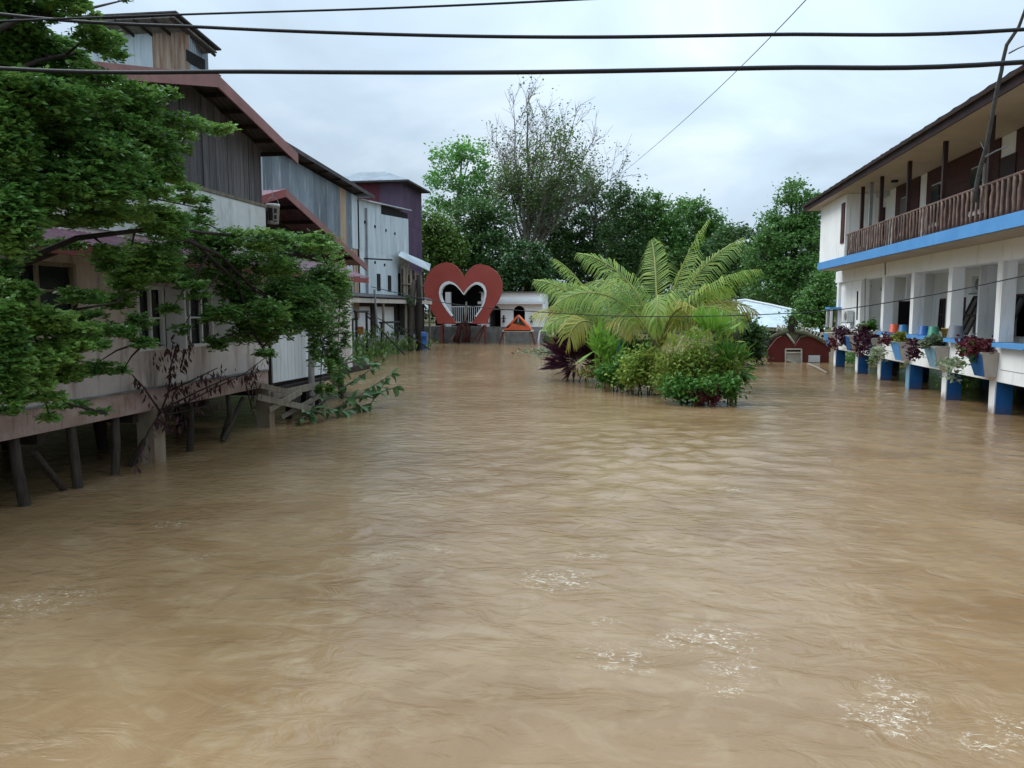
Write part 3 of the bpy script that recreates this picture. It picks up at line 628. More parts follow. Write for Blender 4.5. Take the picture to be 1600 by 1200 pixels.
# stump post with tangled top
gp = at(641, 520, X=-14.75); gp.z = 0
st = thing('gnarled_post', gp, 'gnarled mossy tree trunk post rising from the water beside the shop', 'trunk')
p = gp
MB().tube([p+Vector((0, 0, -1)), p+Vector((.02, 0, 1)), p+Vector((.1, 0, 2.4)), p+Vector((.12, 0, 3.4)), p+Vector((.35, 0, 4.6))], [.2, .19, .2, .24, .14], 10).build('trunk', mt['bark'], st, True)
MB().tube([p+Vector((.55, .2, -1)), p+Vector((.5, .1, 1.6)), p+Vector((.62, 0, 3.2)), p+Vector((.6, 0, 4.9))], [.2, .18, .2, .12], 10).build('trunk', mt['bark_dark'], st, True)
P = clump_points([(np.array(p+Vector((.15, -.1, 3.35))), np.array([.55, .4, .5]))], 260, 20, .25)
leaves('creeper', P, lf['grey'], st, .16)
# blue drum
q = at(655, 515, X=-14.9); DY = q.y
dr = thing('blue_drum', (q.x, DY, 0), 'blue plastic water drum standing under the shack beside the heart', 'drum')
MB().lathe((q.x, DY, -.3), [(0, 0), (.5, 0), (.52, .1), (.52, .55), (.56, .6), (.52, .65), (.52, 1.1), (.56, 1.15), (.52, 1.2), (.52, 1.35), (.46, 1.45), (0, 1.45)], 24).build('body', plain('drum_blue', '#1f4f86', .5), dr, True)
MB().lathe((q.x, DY, 1.16), [(.2, 0), (.2, .08), (0, .08)], 16).build('lid', mt['black'], dr)
# black steel frames on the bank
def steel_frame(px0, px1, pyt, pyb, X, label):
    a, b = [Vector((X, at(q, 510, X=X).y, 0)) for q in (px0, px1)]; zt = CAM_H+(483-pyt)/FPX*a.y
    t = thing('steel_frame', (a.x, a.y, 0), label, 'frame', 'black pipe frames at the water edge')
    for q in (a, b): MB().tube([q+Vector((0, 0, -1)), Vector((q.x, q.y, zt))], .07, 8).build('upright', mt['black'], t)
    MB().tube([Vector((a.x-.1, a.y, zt)), Vector((b.x+.1, b.y, zt))], .06, 8).build('top_bar', mt['black'], t)
    MB().tube([Vector((b.x, b.y, zt-.2)), Vector((b.x+1.5, b.y+2, .1))], .04, 6).build('brace', mt['black'], t)
steel_frame(557, 573, 487, 556, -14.7, 'taller black pipe frame standing in the water near the white shutters')
steel_frame(596, 621, 505, 547, -14.7, 'shorter black pipe frame near the gnarled trunk')
q = at(640, 545, Z=0)
rw = thing('sagging_rope', q, 'dark sagging rope strung between the black pipe frames', 'rope')
MB().tube([at(a, b, X=-14.7) for a, b in ((575, 490), (600, 502), (612, 512), (625, 518), (640, 512))], .03, 6).build('strand', mt['black'], rw)
q = at(556, 520, Y=41)
sg = thing('striped_sign', q, 'small orange and yellow striped board among bank weeds', 'sign')
MB().box((q.x-.45, 41, q.z-.1), (q.x+.45, 41.06, q.z+.3)).build('panel', plain('sign_yellow', '#c09a4a'), sg)
MB().box((q.x-.45, 40.98, q.z+.22), (q.x+.45, 40.995, q.z+.34)).build('stripe', mt['orange'], sg)
MB().box((q.x-.3, 40.98, q.z+.02), (q.x+.3, 40.995, q.z+.09)).build('stripe', mt['orange'], sg)
MB().box((q.x-.04, 41.0, -.3), (q.x+.04, 41.05, q.z-.1)).build('post', mt['wood_post'], sg)
# weeds along the bank
P = []
for px, py, n, hh in ((560, 560, 700, 1.5), (585, 556, 600, 1.1), (610, 550, 700, 1.2), (630, 546, 400, .8), (545, 572, 500, 1.4)):
    c = np.array(at(px, py, Z=0)); P.append(c+np.stack([RNG.normal(0, .7, n), RNG.normal(.8, .9, n), np.abs(RNG.normal(0, hh*.45, n))], 1))
P = np.concatenate(P)
tag(leaves('weeds', P, lf['grass'], None, .28, .16, RNG.normal(size=(len(P), 3))*.6+np.array([0, 0, 1])), 'straggly green weeds growing along the flooded bank', kind='stuff')
# ================================================================== red heart stand
HY = 58.6
def hz(x, y, Y=HY): return at(640+x/6.154, 390+y/6.154, Y=Y)
ht = thing('heart_sign', at(722, 537, Y=HY), 'giant red heart stand with a white-rimmed heart opening on legs', 'sign')
outer = [(268, 712), (265, 690), (240, 630), (200, 570), (165, 500), (145, 430), (138, 380), (142, 320), (165, 250), (210, 188), (260, 150), (310, 128), (350, 121), (395, 128), (435, 150), (470, 185), (500, 232), (520, 268),
         (545, 225), (575, 185), (615, 153), (650, 140), (685, 138), (740, 152), (790, 178), (830, 212), (865, 258), (885, 310), (890, 350), (882, 420), (850, 492), (800, 570), (765, 622), (752, 665), (745, 716)]
inner = [(592, 712), (640, 650), (690, 578), (722, 510), (738, 440), (738, 395), (725, 355), (700, 328), (665, 312), (630, 314), (590, 338), (550, 378), (518, 422), (488, 380), (450, 338), (415, 314), (378, 303), (340, 312), (308, 335), (288, 370), (280, 415), (290, 470), (318, 530), (355, 585), (400, 645), (445, 712)]
MB().prism([hz(*p) for p in outer+inner], (0, .35, 0)).build('heart_panel', mt['heart'], ht)
cx, cy = 512, 520
def shrink(p):
    d = Vector((cx-p[0], cy-p[1])); 
    return (p[0]+d.x*.085, p[1]+d.y*.085+ (6 if p[1] < 440 else 0))
rim = MB(); a = [hz(*p, HY-.04) for p in inner[1:-1]]; b = [hz(*shrink(p), HY-.04) for p in inner[1:-1]]; n = len(a)
rim.add(a+b+[q+Vector((0, .44, 0)) for q in a]+[q+Vector((0, .44, 0)) for q in b],
        [(i, i+1, n+i+1, n+i) for i in range(n-1)]+[(2*n+i, 2*n+i+1, 3*n+i+1, 3*n+i) for i in range(n-1)]+[(n+i, n+i+1, 3*n+i+1, 3*n+i) for i in range(n-1)]+[(i, i+1, 2*n+i+1, 2*n+i) for i in range(n-1)])
rim.build('white_rim', mt['white_trim'], ht)
for x0, x1 in ((270, 447), (592, 745)):
    p, q = hz(x0, 712), hz(x1, 722); box('sill', mt['white_trim'], (p.x+.5, HY-.06, q.z-.02), (q.x-.1, HY+.4, p.z-.06), ht)
for x in (305, 722, 290):
    p = hz(x, 715); MB().box((p.x-.09, HY+.02+(.8 if x == 290 else 0), -1), (p.x+.09, HY+.2+(.8 if x == 290 else 0), p.z-.065)).build('leg', mt['leg_red'], ht)
for a_, b_ in (((718, 725), (600, 890)), ((726, 725), (660, 890))):
    MB().tube([hz(*a_, HY+.3), hz(*b_, HY+.5)], .06, 6).build('brace', mt['leg_red'], ht)
# platform railing
z0, z1 = hz(500, 700).z, hz(500, 548).z; xl, xr = hz(340, 600).x, hz(690, 600).x; RYy = HY+.75
for z in (z0, z1): MB().box((xl, RYy, z-.035), (xr, RYy+.05, z+.035)).build('rail', mt['white_trim'], ht)
for x in np.linspace(xl+.05, xr-.05, 18): MB().box((x-.018, RYy+.01, z0), (x+.018, RYy+.04, z1)).build('baluster', mt['white_trim'], ht)
MB().box((xl-.4, HY+.36, z0-.12), (xr+.4, HY+1.6, z0-.04)).build('platform', mt['wood_dark'], ht)
# carved trunk under the opening
tk = thing('carved_trunk', at(718, 537, Y=HY+.6), 'dark red carved root sculpture under the heart opening', 'sculpture')
Yt = HY+.55
b0 = MB()
for pts, r_ in (([(525, 690), (512, 705), (480, 740), (470, 800), (445, 890)], [.08, .14, .2, .2, .28]), ([(540, 690), (560, 725), (572, 790), (560, 890)], [.1, .18, .14, .2]), ([(500, 700), (530, 760), (525, 830), (520, 890)], [.2, .2, .12, .2])):
    b0.tube([hz(*p, Yt) for p in pts], r_, 9)
b0.build('roots', mt['root_red'], tk, True)
MB().tube([hz(545, 500, Yt), hz(540, 620, Yt), hz(530, 720, Yt)], [.06, .12, .1], 9).build('bare_trunk', mt['bark_pale'], tk, True)
MB().tube([hz(520, 715, Yt), hz(395, 870, Yt)], .09, 7).build('slanting_root', mt['wood_pale'], tk)
# ------------------------------------------------------------------ white arched pavilion and its base wall
AYW = 61.0
pv = thing('arched_pavilion', (-11, 61, .5), 'white pavilion with dark arched openings and a flat cornice behind the heart', 'pavilion')
def pz(x, y, Y=AYW): return at(640+x/6.154, 390+y/6.154, Y=Y)
zb = pz(900, 742).z; xL = pz(690, 500).x; xRt = pz(1268, 700).x; zt = pz(900, 530).z
def arch(xc, hw, ztop):
    r_ = hw; return [(xc-hw, zb)]+[(xc-hw*math.cos(t), ztop-r_+r_*math.sin(t)) for t in np.linspace(0, math.pi, 11)]+[(xc+hw, zb)]
xs = [pz(820, 0).x, pz(1053, 0).x]; hw = pz(1110, 0).x-pz(1053, 0).x
poly = [(xL, zb)]
for xc in xs: poly += arch(xc, hw, pz(1053, 540).z)
poly += [(xRt, zb), (xRt, zt+.4), (xL, zt+.4)]
MB().prism([(x, AYW, z) for x, z in poly], (0, .3, 0)).build('arcade_wall', mt['white'], pv)
box('upper_wall', mt['white'], (xL, AYW-.05, zt+.4), (xRt-.1, AYW+.4, pz(900, 418).z), pv)
box('cornice', mt['white_trim'], (xL-.2, AYW-.5, pz(0, 525).z), (xRt+.25, AYW+.5, pz(0, 500).z), pv)
box('roof_slab', mt['concrete'], (xL-.1, AYW-.3, pz(0, 418).z), (xRt, AYW+5, pz(0, 410).z), pv)
box('string_course', mt['concrete'], (xL, AYW-.03, pz(0, 580).z), (xs[1]-hw-.02, AYW-.003, pz(0, 572).z), pv)
box('back_wall', mt['wood_dark'], (xL, AYW+4.5, .3), (xRt, AYW+4.7, pz(0, 420).z), pv)
for xx in (xL, xRt-.3): box('side_wall', mt['white'], (xx, AYW+.31, zb), (xx+.3, AYW+4.5, pz(0, 425).z), pv)
xh = pz(150, 0).x
box('hall_wall', mt['dark'], (xh, AYW+3.0, .3), (xL, AYW+3.2, pz(0, 300).z), pv)
box('hall_roof', mt['roof_dark'], (xh, AYW-.2, pz(0, 300).z), (xL, AYW+4.6, pz(0, 292).z), pv)
for x in (360, 712): q = pz(x, 0).x; box('hall_column', mt['white'], (q-.2, AYW+.1, zb-.003), (q+.2, AYW+.5, pz(0, 410).z), pv)
box('base_wall', mt['concrete'], (xL-6, AYW-.12, -1), (xRt+.05, AYW+4.6, zb-.003), pv)
for x in (905, 1172):
    p = pz(x, 670, AYW-.1); s_ = MB().box((p.x-.05, AYW-.12, p.z-.12), (p.x+.05, AYW-.003, p.z+.32)).build('wall_lamp', mt['black'], pv)
    MB().box((p.x-.2, AYW-.14, p.z+.04), (p.x+.2, AYW-.1, p.z+.09)).build('lamp_arm', mt['black'], s_)
    MB().lathe((p.x, AYW-.15, p.z-.25), [(0, 0), (.12, 0), (.06, .18), (0, .2)], 10).build('lamp_shade', mt['black'], s_)
# ------------------------------------------------------------------ orange gable stand
KY = 58.0
def kz(x, y, Y=KY): return at(740+x/10, 440+y/10, Y=Y)
ks = thing('orange_gable_stand', kz(690, 960), 'orange pointed roof frame on splayed legs before the white pavilion', 'kiosk')
MB().prism([kz(480, 735), kz(690, 520), kz(700, 545), kz(540, 720)], (0, .9, 0)).build('roof_board', mt['orange'], ks)
MB().prism([kz(690, 520), kz(900, 745), kz(850, 725), kz(700, 548)], (0, .9, 0)).build('roof_board', mt['orange'], ks)
MB().prism([kz(545, 722, KY+.3), kz(698, 555, KY+.3), kz(850, 728, KY+.3)], (0, .05, 0)).build('gable_infill', mt['moss'], ks)
MB().prism([kz(500, 720), kz(600, 650), kz(720, 680), kz(820, 700), kz(890, 745), kz(890, 775), kz(470, 775), kz(470, 740)], (0, .25, 0)).build('front_board', mt['orange'], ks)
MB().tube([kz(697, 545, KY-.05), kz(697, 640, KY-.05)], .05, 6).build('king_post', mt['steel_grey'], ks)
MB().box(kz(450, 780), kz(910, 772)+Vector((0, 1.1, .06))).build('tie_beam', mt['letter'], ks)
for a_, b_ in (((460, 780), (380, 960)), ((485, 780), (485, 955)), ((880, 780), (880, 955)), ((905, 780), (985, 960))):
    MB().tube([kz(*a_, KY+.2), kz(*b_, KY+.2)-Vector((0, 0, .6))], .07, 6).build('leg', mt['leg_red'] if a_[0] in (460, 905) else mt['wood_pale'], ks)
# white pipe goal frame
gf = thing('white_pipe_frame', kz(1130, 970), 'white bent pipe frame standing in the water beside the pavilion', 'frame')
MB().tube([kz(1015, 965)-Vector((0, 0, .6)), kz(1015, 900), kz(1040, 775), kz(1060, 765), kz(1215, 765), kz(1230, 775), kz(1255, 900), kz(1250, 965)-Vector((0, 0, .6))], .065, 8).build('pipe', mt['white_trim'], gf, True)
# pinkish roof behind
p = at(870, 505, Y=62)
rr = thing('low_shed', (p.x, 63, .5), 'low open shed with a pinkish sheet roof behind the palms', 'shed')
MB().prism([at(860, 503, Y=61), at(905, 494, Y=61), at(915, 500, Y=64), at(880, 512, Y=60)], (0, 0, .08)).build('roof', mt['roof_purple'], rr)
for x, y in ((868, 61.5), (905, 62)): q = at(x, 505, Y=y); MB().tube([(q.x, y, 0), (q.x, y, q.z)], .07, 6).build('post', mt['wood_post'], rr)
# ================================================================== red gate wall with letters
GYY = 41.0
def gz(x, y, Y=GYY): return at(1190+x/13.333, 490+y/13.333, Y=Y)
gt = thing('red_gate_wall', gz(680, 1000), 'dark red heart-topped gate wall with pale letters along its arched beam', 'gate')
poly = [(120, 1300), (130, 760), (250, 600), (330, 510), (420, 470), (500, 480), (560, 520), (640, 610), (690, 680), (740, 600), (800, 510), (880, 470), (960, 465), (1060, 490), (1180, 540), (1290, 600), (1360, 660), (1400, 730), (1410, 1300)]
MB().prism([gz(*p) for p in poly], (0, .2, 0)).build('red_panel', mt['red_wall'], gt)
MB().prism([gz(510, 400, GYY-.05), gz(560, 350, GYY-.05), gz(700, 350, GYY-.05), gz(800, 400, GYY-.05), gz(690, 620, GYY-.05)], (0, .04, 0)).build('centre_wedge', mt['moss'], gt)
def beam(pts, r_, name, m): MB().tube([gz(*p, GYY-.12) for p in pts], r_, 8).build(name, m, gt, True)
beam([(180, 510), (330, 430), (450, 395), (560, 355)], .10, 'arched_beam', mt['moss'])
beam([(680, 355), (860, 400), (1000, 440), (1150, 500), (1300, 590), (1440, 650)], .10, 'arched_beam', mt['moss'])
beam([(520, 400), (600, 500), (685, 620)], .05, 'wedge_edge', mt['letter']); beam([(800, 500), (860, 475), (930, 462)], .05, 'lobe_edge', mt['moss'])
MB().prism([gz(540, 350, GYY-.2), gz(560, 250, GYY-.2), gz(680, 250, GYY-.2), gz(700, 350, GYY-.2)], (0, .3, 0)).build('cap_block', mt['wood_dark'], gt)
fr = MB()
for a_, b_ in (((500, 740), (500, 1150)), ((830, 740), (830, 1150)), ((500, 740), (830, 740)), ((510, 810), (820, 810)), ((510, 960), (820, 1060))):
    fr.bar(gz(*a_, GYY-.06), gz(*b_, GYY-.06), .07, .07, (0, 1, 0))
go = fr.build('gate_frame', mt['letter'], gt)
MB().box(gz(520, 1150, GYY-.03), gz(815, 825, GYY-.025)).build('gate_panel', mt['beige'], go)
for i in range(6): MB().box(gz(530+i*48, 800, GYY-.05), gz(548+i*48, 755, GYY-.045)).build('gate_bar', mt['black'], go)
MB().box(gz(975, 1010, GYY-.06), gz(1215, 870, GYY-.003)).build('white_plaque', mt['white_trim'], gt)
def letter(ch, x, y, h, rot, m, name='letter'):
    cu = bpy.data.curves.new(name, 'FONT'); cu.body = ch; cu.extrude = .05; cu.align_x = 'CENTER'; cu.align_y = 'CENTER'; cu.size = h*1.1; cu.offset = .008
    tmp = bpy.data.objects.new(name, cu); col.objects.link(tmp); bpy.context.view_layer.update()
    me = bpy.data.meshes.new_from_object(tmp.evaluated_get(bpy.context.evaluated_depsgraph_get())); bpy.data.objects.remove(tmp)
    me.materials.clear(); me.materials.append(m)
    o = bpy.data.objects.new(name, me); col.objects.link(o); o.parent = gt; o.location = gz(x, y-32, GYY-.15)-ORG[gt]; o.rotation_euler = (math.pi/2, math.radians(rot), 0)
    return o
for ch, x, y, h, r_ in (('A', 355, 330, .42, -18), ('n', 455, 300, .34, -14), ('0', 630, 195, .62, 0), ('a', 795, 255, .36, 6), ('s', 850, 340, .36, 10), ('c', 945, 350, .42, 15), ('i', 1040, 385, .42, 18), ('n', 1140, 430, .44, 22), ('t', 1245, 475, .48, 24), ('a', 1345, 525, .48, 27)):
    letter(ch, x, y, h, r_, mt['letter'] if x != 630 else mt['wood_dark'])
# bright metal roof behind the gate
mr = thing('arched_metal_roof_hall', at(1220, 520, Y=50), 'long hall with a bright curved metal roof behind the red gate', 'hall')
A_ = [at(1145, 472, Y=52), at(1165, 470, Y=52), at(1205, 478, Y=51), at(1262, 491, Y=50), at(1290, 512, Y=49.5)]
B_ = [at(1130, 512, Y=47), at(1160, 508, Y=47), at(1200, 511, Y=47), at(1250, 513, Y=47), at(1284, 520, Y=47)]
MB().add(A_+B_, [(i, i+1, 6+i, 5+i) for i in range(4)]).build('roof_sheet', mt['zinc_pale'], mr, True)
MB().tube([p+Vector((0, 0, .06)) for p in A_], .08, 6).build('ridge_pipe', mt['white_trim'], mr)
for i in range(8):
    p = A_[2].lerp(A_[3], i/7); MB().box(p+Vector((-.05, -.25, -.35)), p+Vector((.25, -.2, -.12))).build('vent_slot', mt['dark'], mr)
box('wall', mt['wood_dark'], (5, 47.2, .2), (11, 52, B_[0].z-.3), mr)
# floating pole
a_, b_ = at(1262, 569, Z=.02), at(1292, 583, Z=.02)
tag(MB().tube([a_, a_.lerp(b_, .5)+Vector((.05, 0, .02)), b_], [.06, .055, .05], 8).build('bamboo_pole', mt['wood_pale'], None, True), 'pale bamboo pole floating before the red gate wall', 'pole')
# ================================================================== hotel
PX = 9.05; YN, YF = 10.0, 38.4
PY = [12.0, 15.2, 18.4, 21.6, 24.8, 28.0, 31.2, 34.3, 38.0]
ho = thing('riverside_hotel', (PX, 26, 0), 'two-storey white hotel on blue pillars with a log balustrade balcony', 'hotel')
for i, y in enumerate(PY):
    pil = box('pillar', mt['blue'], (PX+.03, y-.18, -1.4), (PX+.42, y+.18, .85), ho)
    MB().box((PX-.005, y-.17, -1.4), (PX+.025, y+.17, .86)).build('facing', mt['pale_blue'] if i == 5 else mt['white'], pil)
    for xb in (11.5, 14): box('pillar', mt['blue'], (xb, y-.18, -1.4), (xb+.36, y+.18, .85), ho)
box('floor_slab', mt['concrete'], (PX+.13, YN, .86), (16, YF, 1.02), ho)
box('parapet', mt['white'], (PX, YN, .85), (PX+.12, YF, 1.74), ho)
for a, b in zip(PY, PY[1:]):
    far = a > 30
    box('ledge', mt['white_trim'] if far else mt['sky_blue'], (PX-.2, a+.2 if not far else a+.05, 1.742), (PX+.28, b-.30 if not far else b, 1.85), ho)
    box('panel_groove', mt['concrete'], (PX-.004, a+.45, 1.16), (PX-.001, b-.4, 1.175), ho)
# planter boxes on the pillars: flared, with painted fronts
PLC = [mt['blue'], mt['blue'], mt['pale_blue'], mt['blue'], mt['pale_blue'], mt['sky_blue'], mt['blue'], mt['blue'], mt['sky_blue']]
for i, y in enumerate(PY):
    if y < 17: continue
    d0, d1 = .28, .42; z0, z1 = .96, 1.60; ya0, yb0, ya1, yb1 = y-.22, y+.42, y-.3, y+.62
    vs = [(PX-.01, ya0, z0), (PX-d0, ya0, z0), (PX-d0, yb0, z0), (PX-.01, yb0, z0), (PX-.01, ya1, z1), (PX-d1, ya1, z1), (PX-d1, yb1, z1), (PX-.01, yb1, z1)]
    pb_ = MB().add(vs, [(0, 1, 2, 3), (0, 4, 5, 1), (2, 6, 7, 3), (4, 7, 6, 5), (1, 5, 6, 2), (0, 3, 7, 4)]).build('planter', mt['beige'], ho)
    MB().add([(PX-d0-.006, ya0+.01, z0), (PX-d1-.006, ya1+.01, z1-.04), (PX-d1-.006, yb1-.01, z1-.04), (PX-d0-.006, yb0-.01, z0)], [(0, 1, 2, 3)]).build('painted_front', PLC[i], pb_)
    box('column', mt['white'], (PX+.02, y-.15, 1.86), (PX+.36, y+.15, 3.92), ho)
box('beam', mt['white'], (PX+.0, YN, 3.92), (PX+.38, YF, 4.44), ho)
box('veranda_ceiling', mt['white'], (PX+.385, YN, 4.0), (11.2, YF, 4.1), ho)
# inner wall with doors and windows
IX = 10.9
def wy(px, X=IX): return at(px, 480, X=X).y
d1 = (wy(1424), wy(1403), 1.05, 3.1); d2 = (wy(1509), wy(1502), 1.05, 3.1)
w1 = (wy(1477), wy(1470), 1.95, 3.05); w2 = (wy(1541), wy(1522), 1.9, 3.1); w3 = (wy(1604), wy(1582), 1.9, 3.1)
wall_x(IX, .15, YN, YF, 1.02, 4.0, [d1, d2, w1, w2, w3]).build('inner_wall', mt['white'], ho)
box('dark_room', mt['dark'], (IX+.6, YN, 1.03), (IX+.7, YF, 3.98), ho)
box('door', mt['brown'], (IX+.04, d2[0], d2[2]), (IX+.09, d2[1], d2[3]), ho)
box('back_wall', mt['white'], (15.8, YN, 1.02), (16, YF, 7.2), ho)
box('far_wall', mt['white'], (PX+.2, YF-.2, 1.02), (15.8, YF, 4.44), ho)
box('front_wall', mt['white'], (PX+.13, 34.45, 1.86), (PX+.3, YF-.21, 3.915), ho)
for y, xa in ((24.95, .9), (31.35, .9), (34.46, .31)): box('partition', mt['white'], (PX+xa, y, 1.03), (IX-.003, y+.12, 3.99), ho)
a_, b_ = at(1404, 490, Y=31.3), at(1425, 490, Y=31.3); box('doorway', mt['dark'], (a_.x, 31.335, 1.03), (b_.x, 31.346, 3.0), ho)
def sash(h, tilt):
    """top-hung brown window, swung out at the bottom"""
    ya, yb, za, zb = h; dx = -tilt; P = lambda y, z: (IX-.02+dx*(zb-z)/(zb-za), y, z)
    f = MB()
    for a, b in (((ya, za), (ya, zb)), ((yb, za), (yb, zb)), ((ya, za), (yb, za)), ((ya, zb), (yb, zb)), (((ya+yb)/2, za), ((ya+yb)/2, zb)), ((ya, (za+zb)/2), (yb, (za+zb)/2))):
        f.bar(P(*a), P(*b), .07, .05, (1, 0, 0))
    o = f.build('window', mt['brown_dark'], ho)
    g = MB().add([P(ya, za), P(yb, za), P(yb, zb), P(ya, zb)], [(0, 1, 2, 3)]); g.build('pane', mt['glass'], o)
    MB().box((IX+.02, ya-.05, za-.05), (IX+.05, yb+.05, za)).build('sill', mt['brown_dark'], o)
sash(w1, .03); sash(w2, .5); sash(w3, .5)
# air-conditioner units
def ac(px, py, X, wd=.75, hh=.52, flush=True):
    p = at(px, py, X=X); o = MB().box((X-.28, p.y-wd/2, p.z-hh/2), (X-.02, p.y+wd/2, p.z+hh/2)).build('air_conditioner', mt['ac_white'], ho)
    n = 18
    MB().tube([(X-.285, p.y-.1, p.z), (X-.30, p.y-.1, p.z)], hh*.36, n).build('fan_grille', mt['concrete'], o)
    MB().box((X-.34, p.y-wd/2-.05, p.z-hh/2-.06), (X-.0, p.y+wd/2+.05, p.z-hh/2-.015)).build('bracket', mt['steel_grey'], o)
ac(1450, 447, IX); ac(1541, 444, IX); ac(1577, 440, IX); ac(1331, 494, PX+.1, .7, .5)
# fittings in the veranda
p = at(1364, 444, X=PX+.6); MB().tube([p, p+Vector((-.15, -.1, -.08))], .07, 8).build('spot_lamp', mt['black'], ho)
p = at(1380, 455, X=PX+.3); MB().bar(p+Vector((0, .2, .1)), p+Vector((0, -.2, -.05)), .08, .08).build('camera_arm', mt['black'], ho)
MB().tube([at(1352, 435, X=PX-.03), at(1351, 507, X=PX-.03)], .02, 6).build('conduit', mt['steel_grey'], ho)
MB().tube([at(1383, 402, X=PX-.03), at(1383, 430, X=PX-.03)], .02, 6).build('conduit', mt['steel_grey'], ho)
MB().tube([at(1340, 455, X=PX-.1), at(1339, 500, X=PX-.1)], .03, 6).build('hanging_cable', mt['black'], ho)
# small arched entry bay at the far corner
eb = MB(); a_ = at(1294, 481, X=PX-.35); eb.box((a_.x-.05, a_.y-.5, a_.z-.06), (a_.x+.5, a_.y+.4, a_.z+.03)); eb.build('porch_canopy', mt['sky_blue'], ho)
for dy in (-.42, .3): MB().bar((a_.x+.05, a_.y+dy, 1.85), (a_.x+.05, a_.y+dy, a_.z-.065), .1, .1, (0, 1, 0)).build('porch_post', mt['white_trim'], ho)
MB().box((a_.x+.15, a_.y-.3, 1.85), (a_.x+.2, a_.y+.25, a_.z-.07)).build('porch_shutter', mt['brown'], ho)
# balcony
BXf = 8.0
box('balcony_slab', mt['soffit'], (BXf+.03, YN, 4.445), (9.6, 37.3, 4.76), ho)
box('fascia_band', mt['sky_blue'], (BXf-.02, YN, 4.47), (BXf+.028, 37.32, 4.79), ho)
box('end_band', mt['sky_blue'], (BXf+.03, 37.303, 4.47), (9.6, 37.34, 4.79), ho)
MB().tube([(BXf+.08, YN, 5.64), (BXf+.08, 32.75, 5.64)], .035, 8).build('handrail', mt['log'], ho)
y = 12.2; LOGS = []
for v in range(5):
    q = np.random.default_rng(v); pts = [(q.normal()*.005, q.normal()*.006, z) for z in np.linspace(0, .84, 6)]
    rs = [.031+q.uniform(-.004, .005) for _ in range(6)]
    LOGS.append((pts, rs))
i = 0; protos = {}
while y < 32.7:
    v = i % 5
    if v not in protos:
        pts, rs = LOGS[v]; protos[v] = MB().tube([(BXf+.08+a, y+b, 4.79+z) for a, b, z in pts], rs, 8).build('baluster', mt['log'], ho, True)
    else:
        o = protos[v].copy(); col.objects.link(o); o.parent = ho; o.location = protos[v].location.copy(); o.location.y = y-ORG[ho].y; o.rotation_euler.z = i*1.3
    y += .275+.03*math.sin(i*2.1); i += 1
for px in (1346, 1359, 1375, 1417, 1471, 1541):
    yy = at(px, 350, X=BXf+.2).y; box('post', mt['steel_grey'] if px == 1359 else mt['brown_dark'], (BXf+.15, yy-.06, 4.79), (BXf+.26, yy+.06, 7.27), ho)
box('post', mt['brown_dark'], (BXf+.15, 14.5, 4.79), (BXf+.26, 14.62, 7.27), ho)
# upper rooms
box('corner_room_wall', mt['white'], (BXf+.04, 32.9, 4.80), (BXf+.2, 37.25, 7.27), ho)
box('corner_room_side', mt['white'], (BXf+.21, 32.92, 4.80), (9.5, 33.1, 7.27), ho)
box('corner_room_end', mt['white'], (BXf+.21, 37.05, 4.80), (15.8, 37.25, 7.27), ho)
box('corner_shutter', mt['brown'], (BXf+.0, 33.0, 5.35), (BXf+.036, 33.5, 6.95), ho)
UX = 9.5
uy = lambda px: at(px, 300, X=UX).y
box('upper_wall', mt['white'], (UX, YN, 4.77), (UX+.15, 33.0, 7.28), ho)
for a, b in ((1438, 1402), (1561, 1450), (1700, 1586)):
    y0, y1 = uy(a), uy(b); y = max(y0, YN)
    z = 4.79
    while z < 7.2:
        MB().box((UX-.05, y, z), (UX-.003, y1, min(z+.235, 7.27))).build('wall_board', mt['brown'], ho); z += .24
for px, m in ((1419, 'w'), (1468, 'w'), (1531, 'w'), (1577, 'd'), (1380, 'd')):
    yy = uy(px); X = UX-.06
    if m == 'w':
        f = window_x(ho, X, (yy-.42, yy+.42, 5.45, 6.75), 2, 3, mt['white_trim'], t=.07)
        MB().box((X-.045, yy-.5, 5.38), (X+.02, yy+.5, 5.445)).build('sill', mt['white_trim'], f)
        MB().box((X-.08, yy-.36, 5.5), (X-.078, yy+.36, 6.7)).build('dark_glass', mt['glass'], f)
    else: box('door', mt['brown_dark'], (X-.02, yy-.42, 4.79), (X+.055, yy+.42, 6.7), ho)
p = at(1386, 297, X=UX); o = MB().box((UX-.33, p.y-.4, p.z-.28), (UX-.01, p.y+.4, p.z+.28)).build('air_conditioner', mt['ac_white'], ho)
MB().box((UX-.4, p.y-.5, p.z+.3), (UX-.0, p.y+.5, p.z+.34)).build('rain_hood', mt['steel_grey'], o)
for px in (1397, 1338): p = at(px, 306, X=8.9); MB().lathe((p.x, p.y, 7.2), [(0, 0), (.12, 0), (.12, .07), (0, .075)], 14).build('ceiling_lamp', mt['black'], ho)
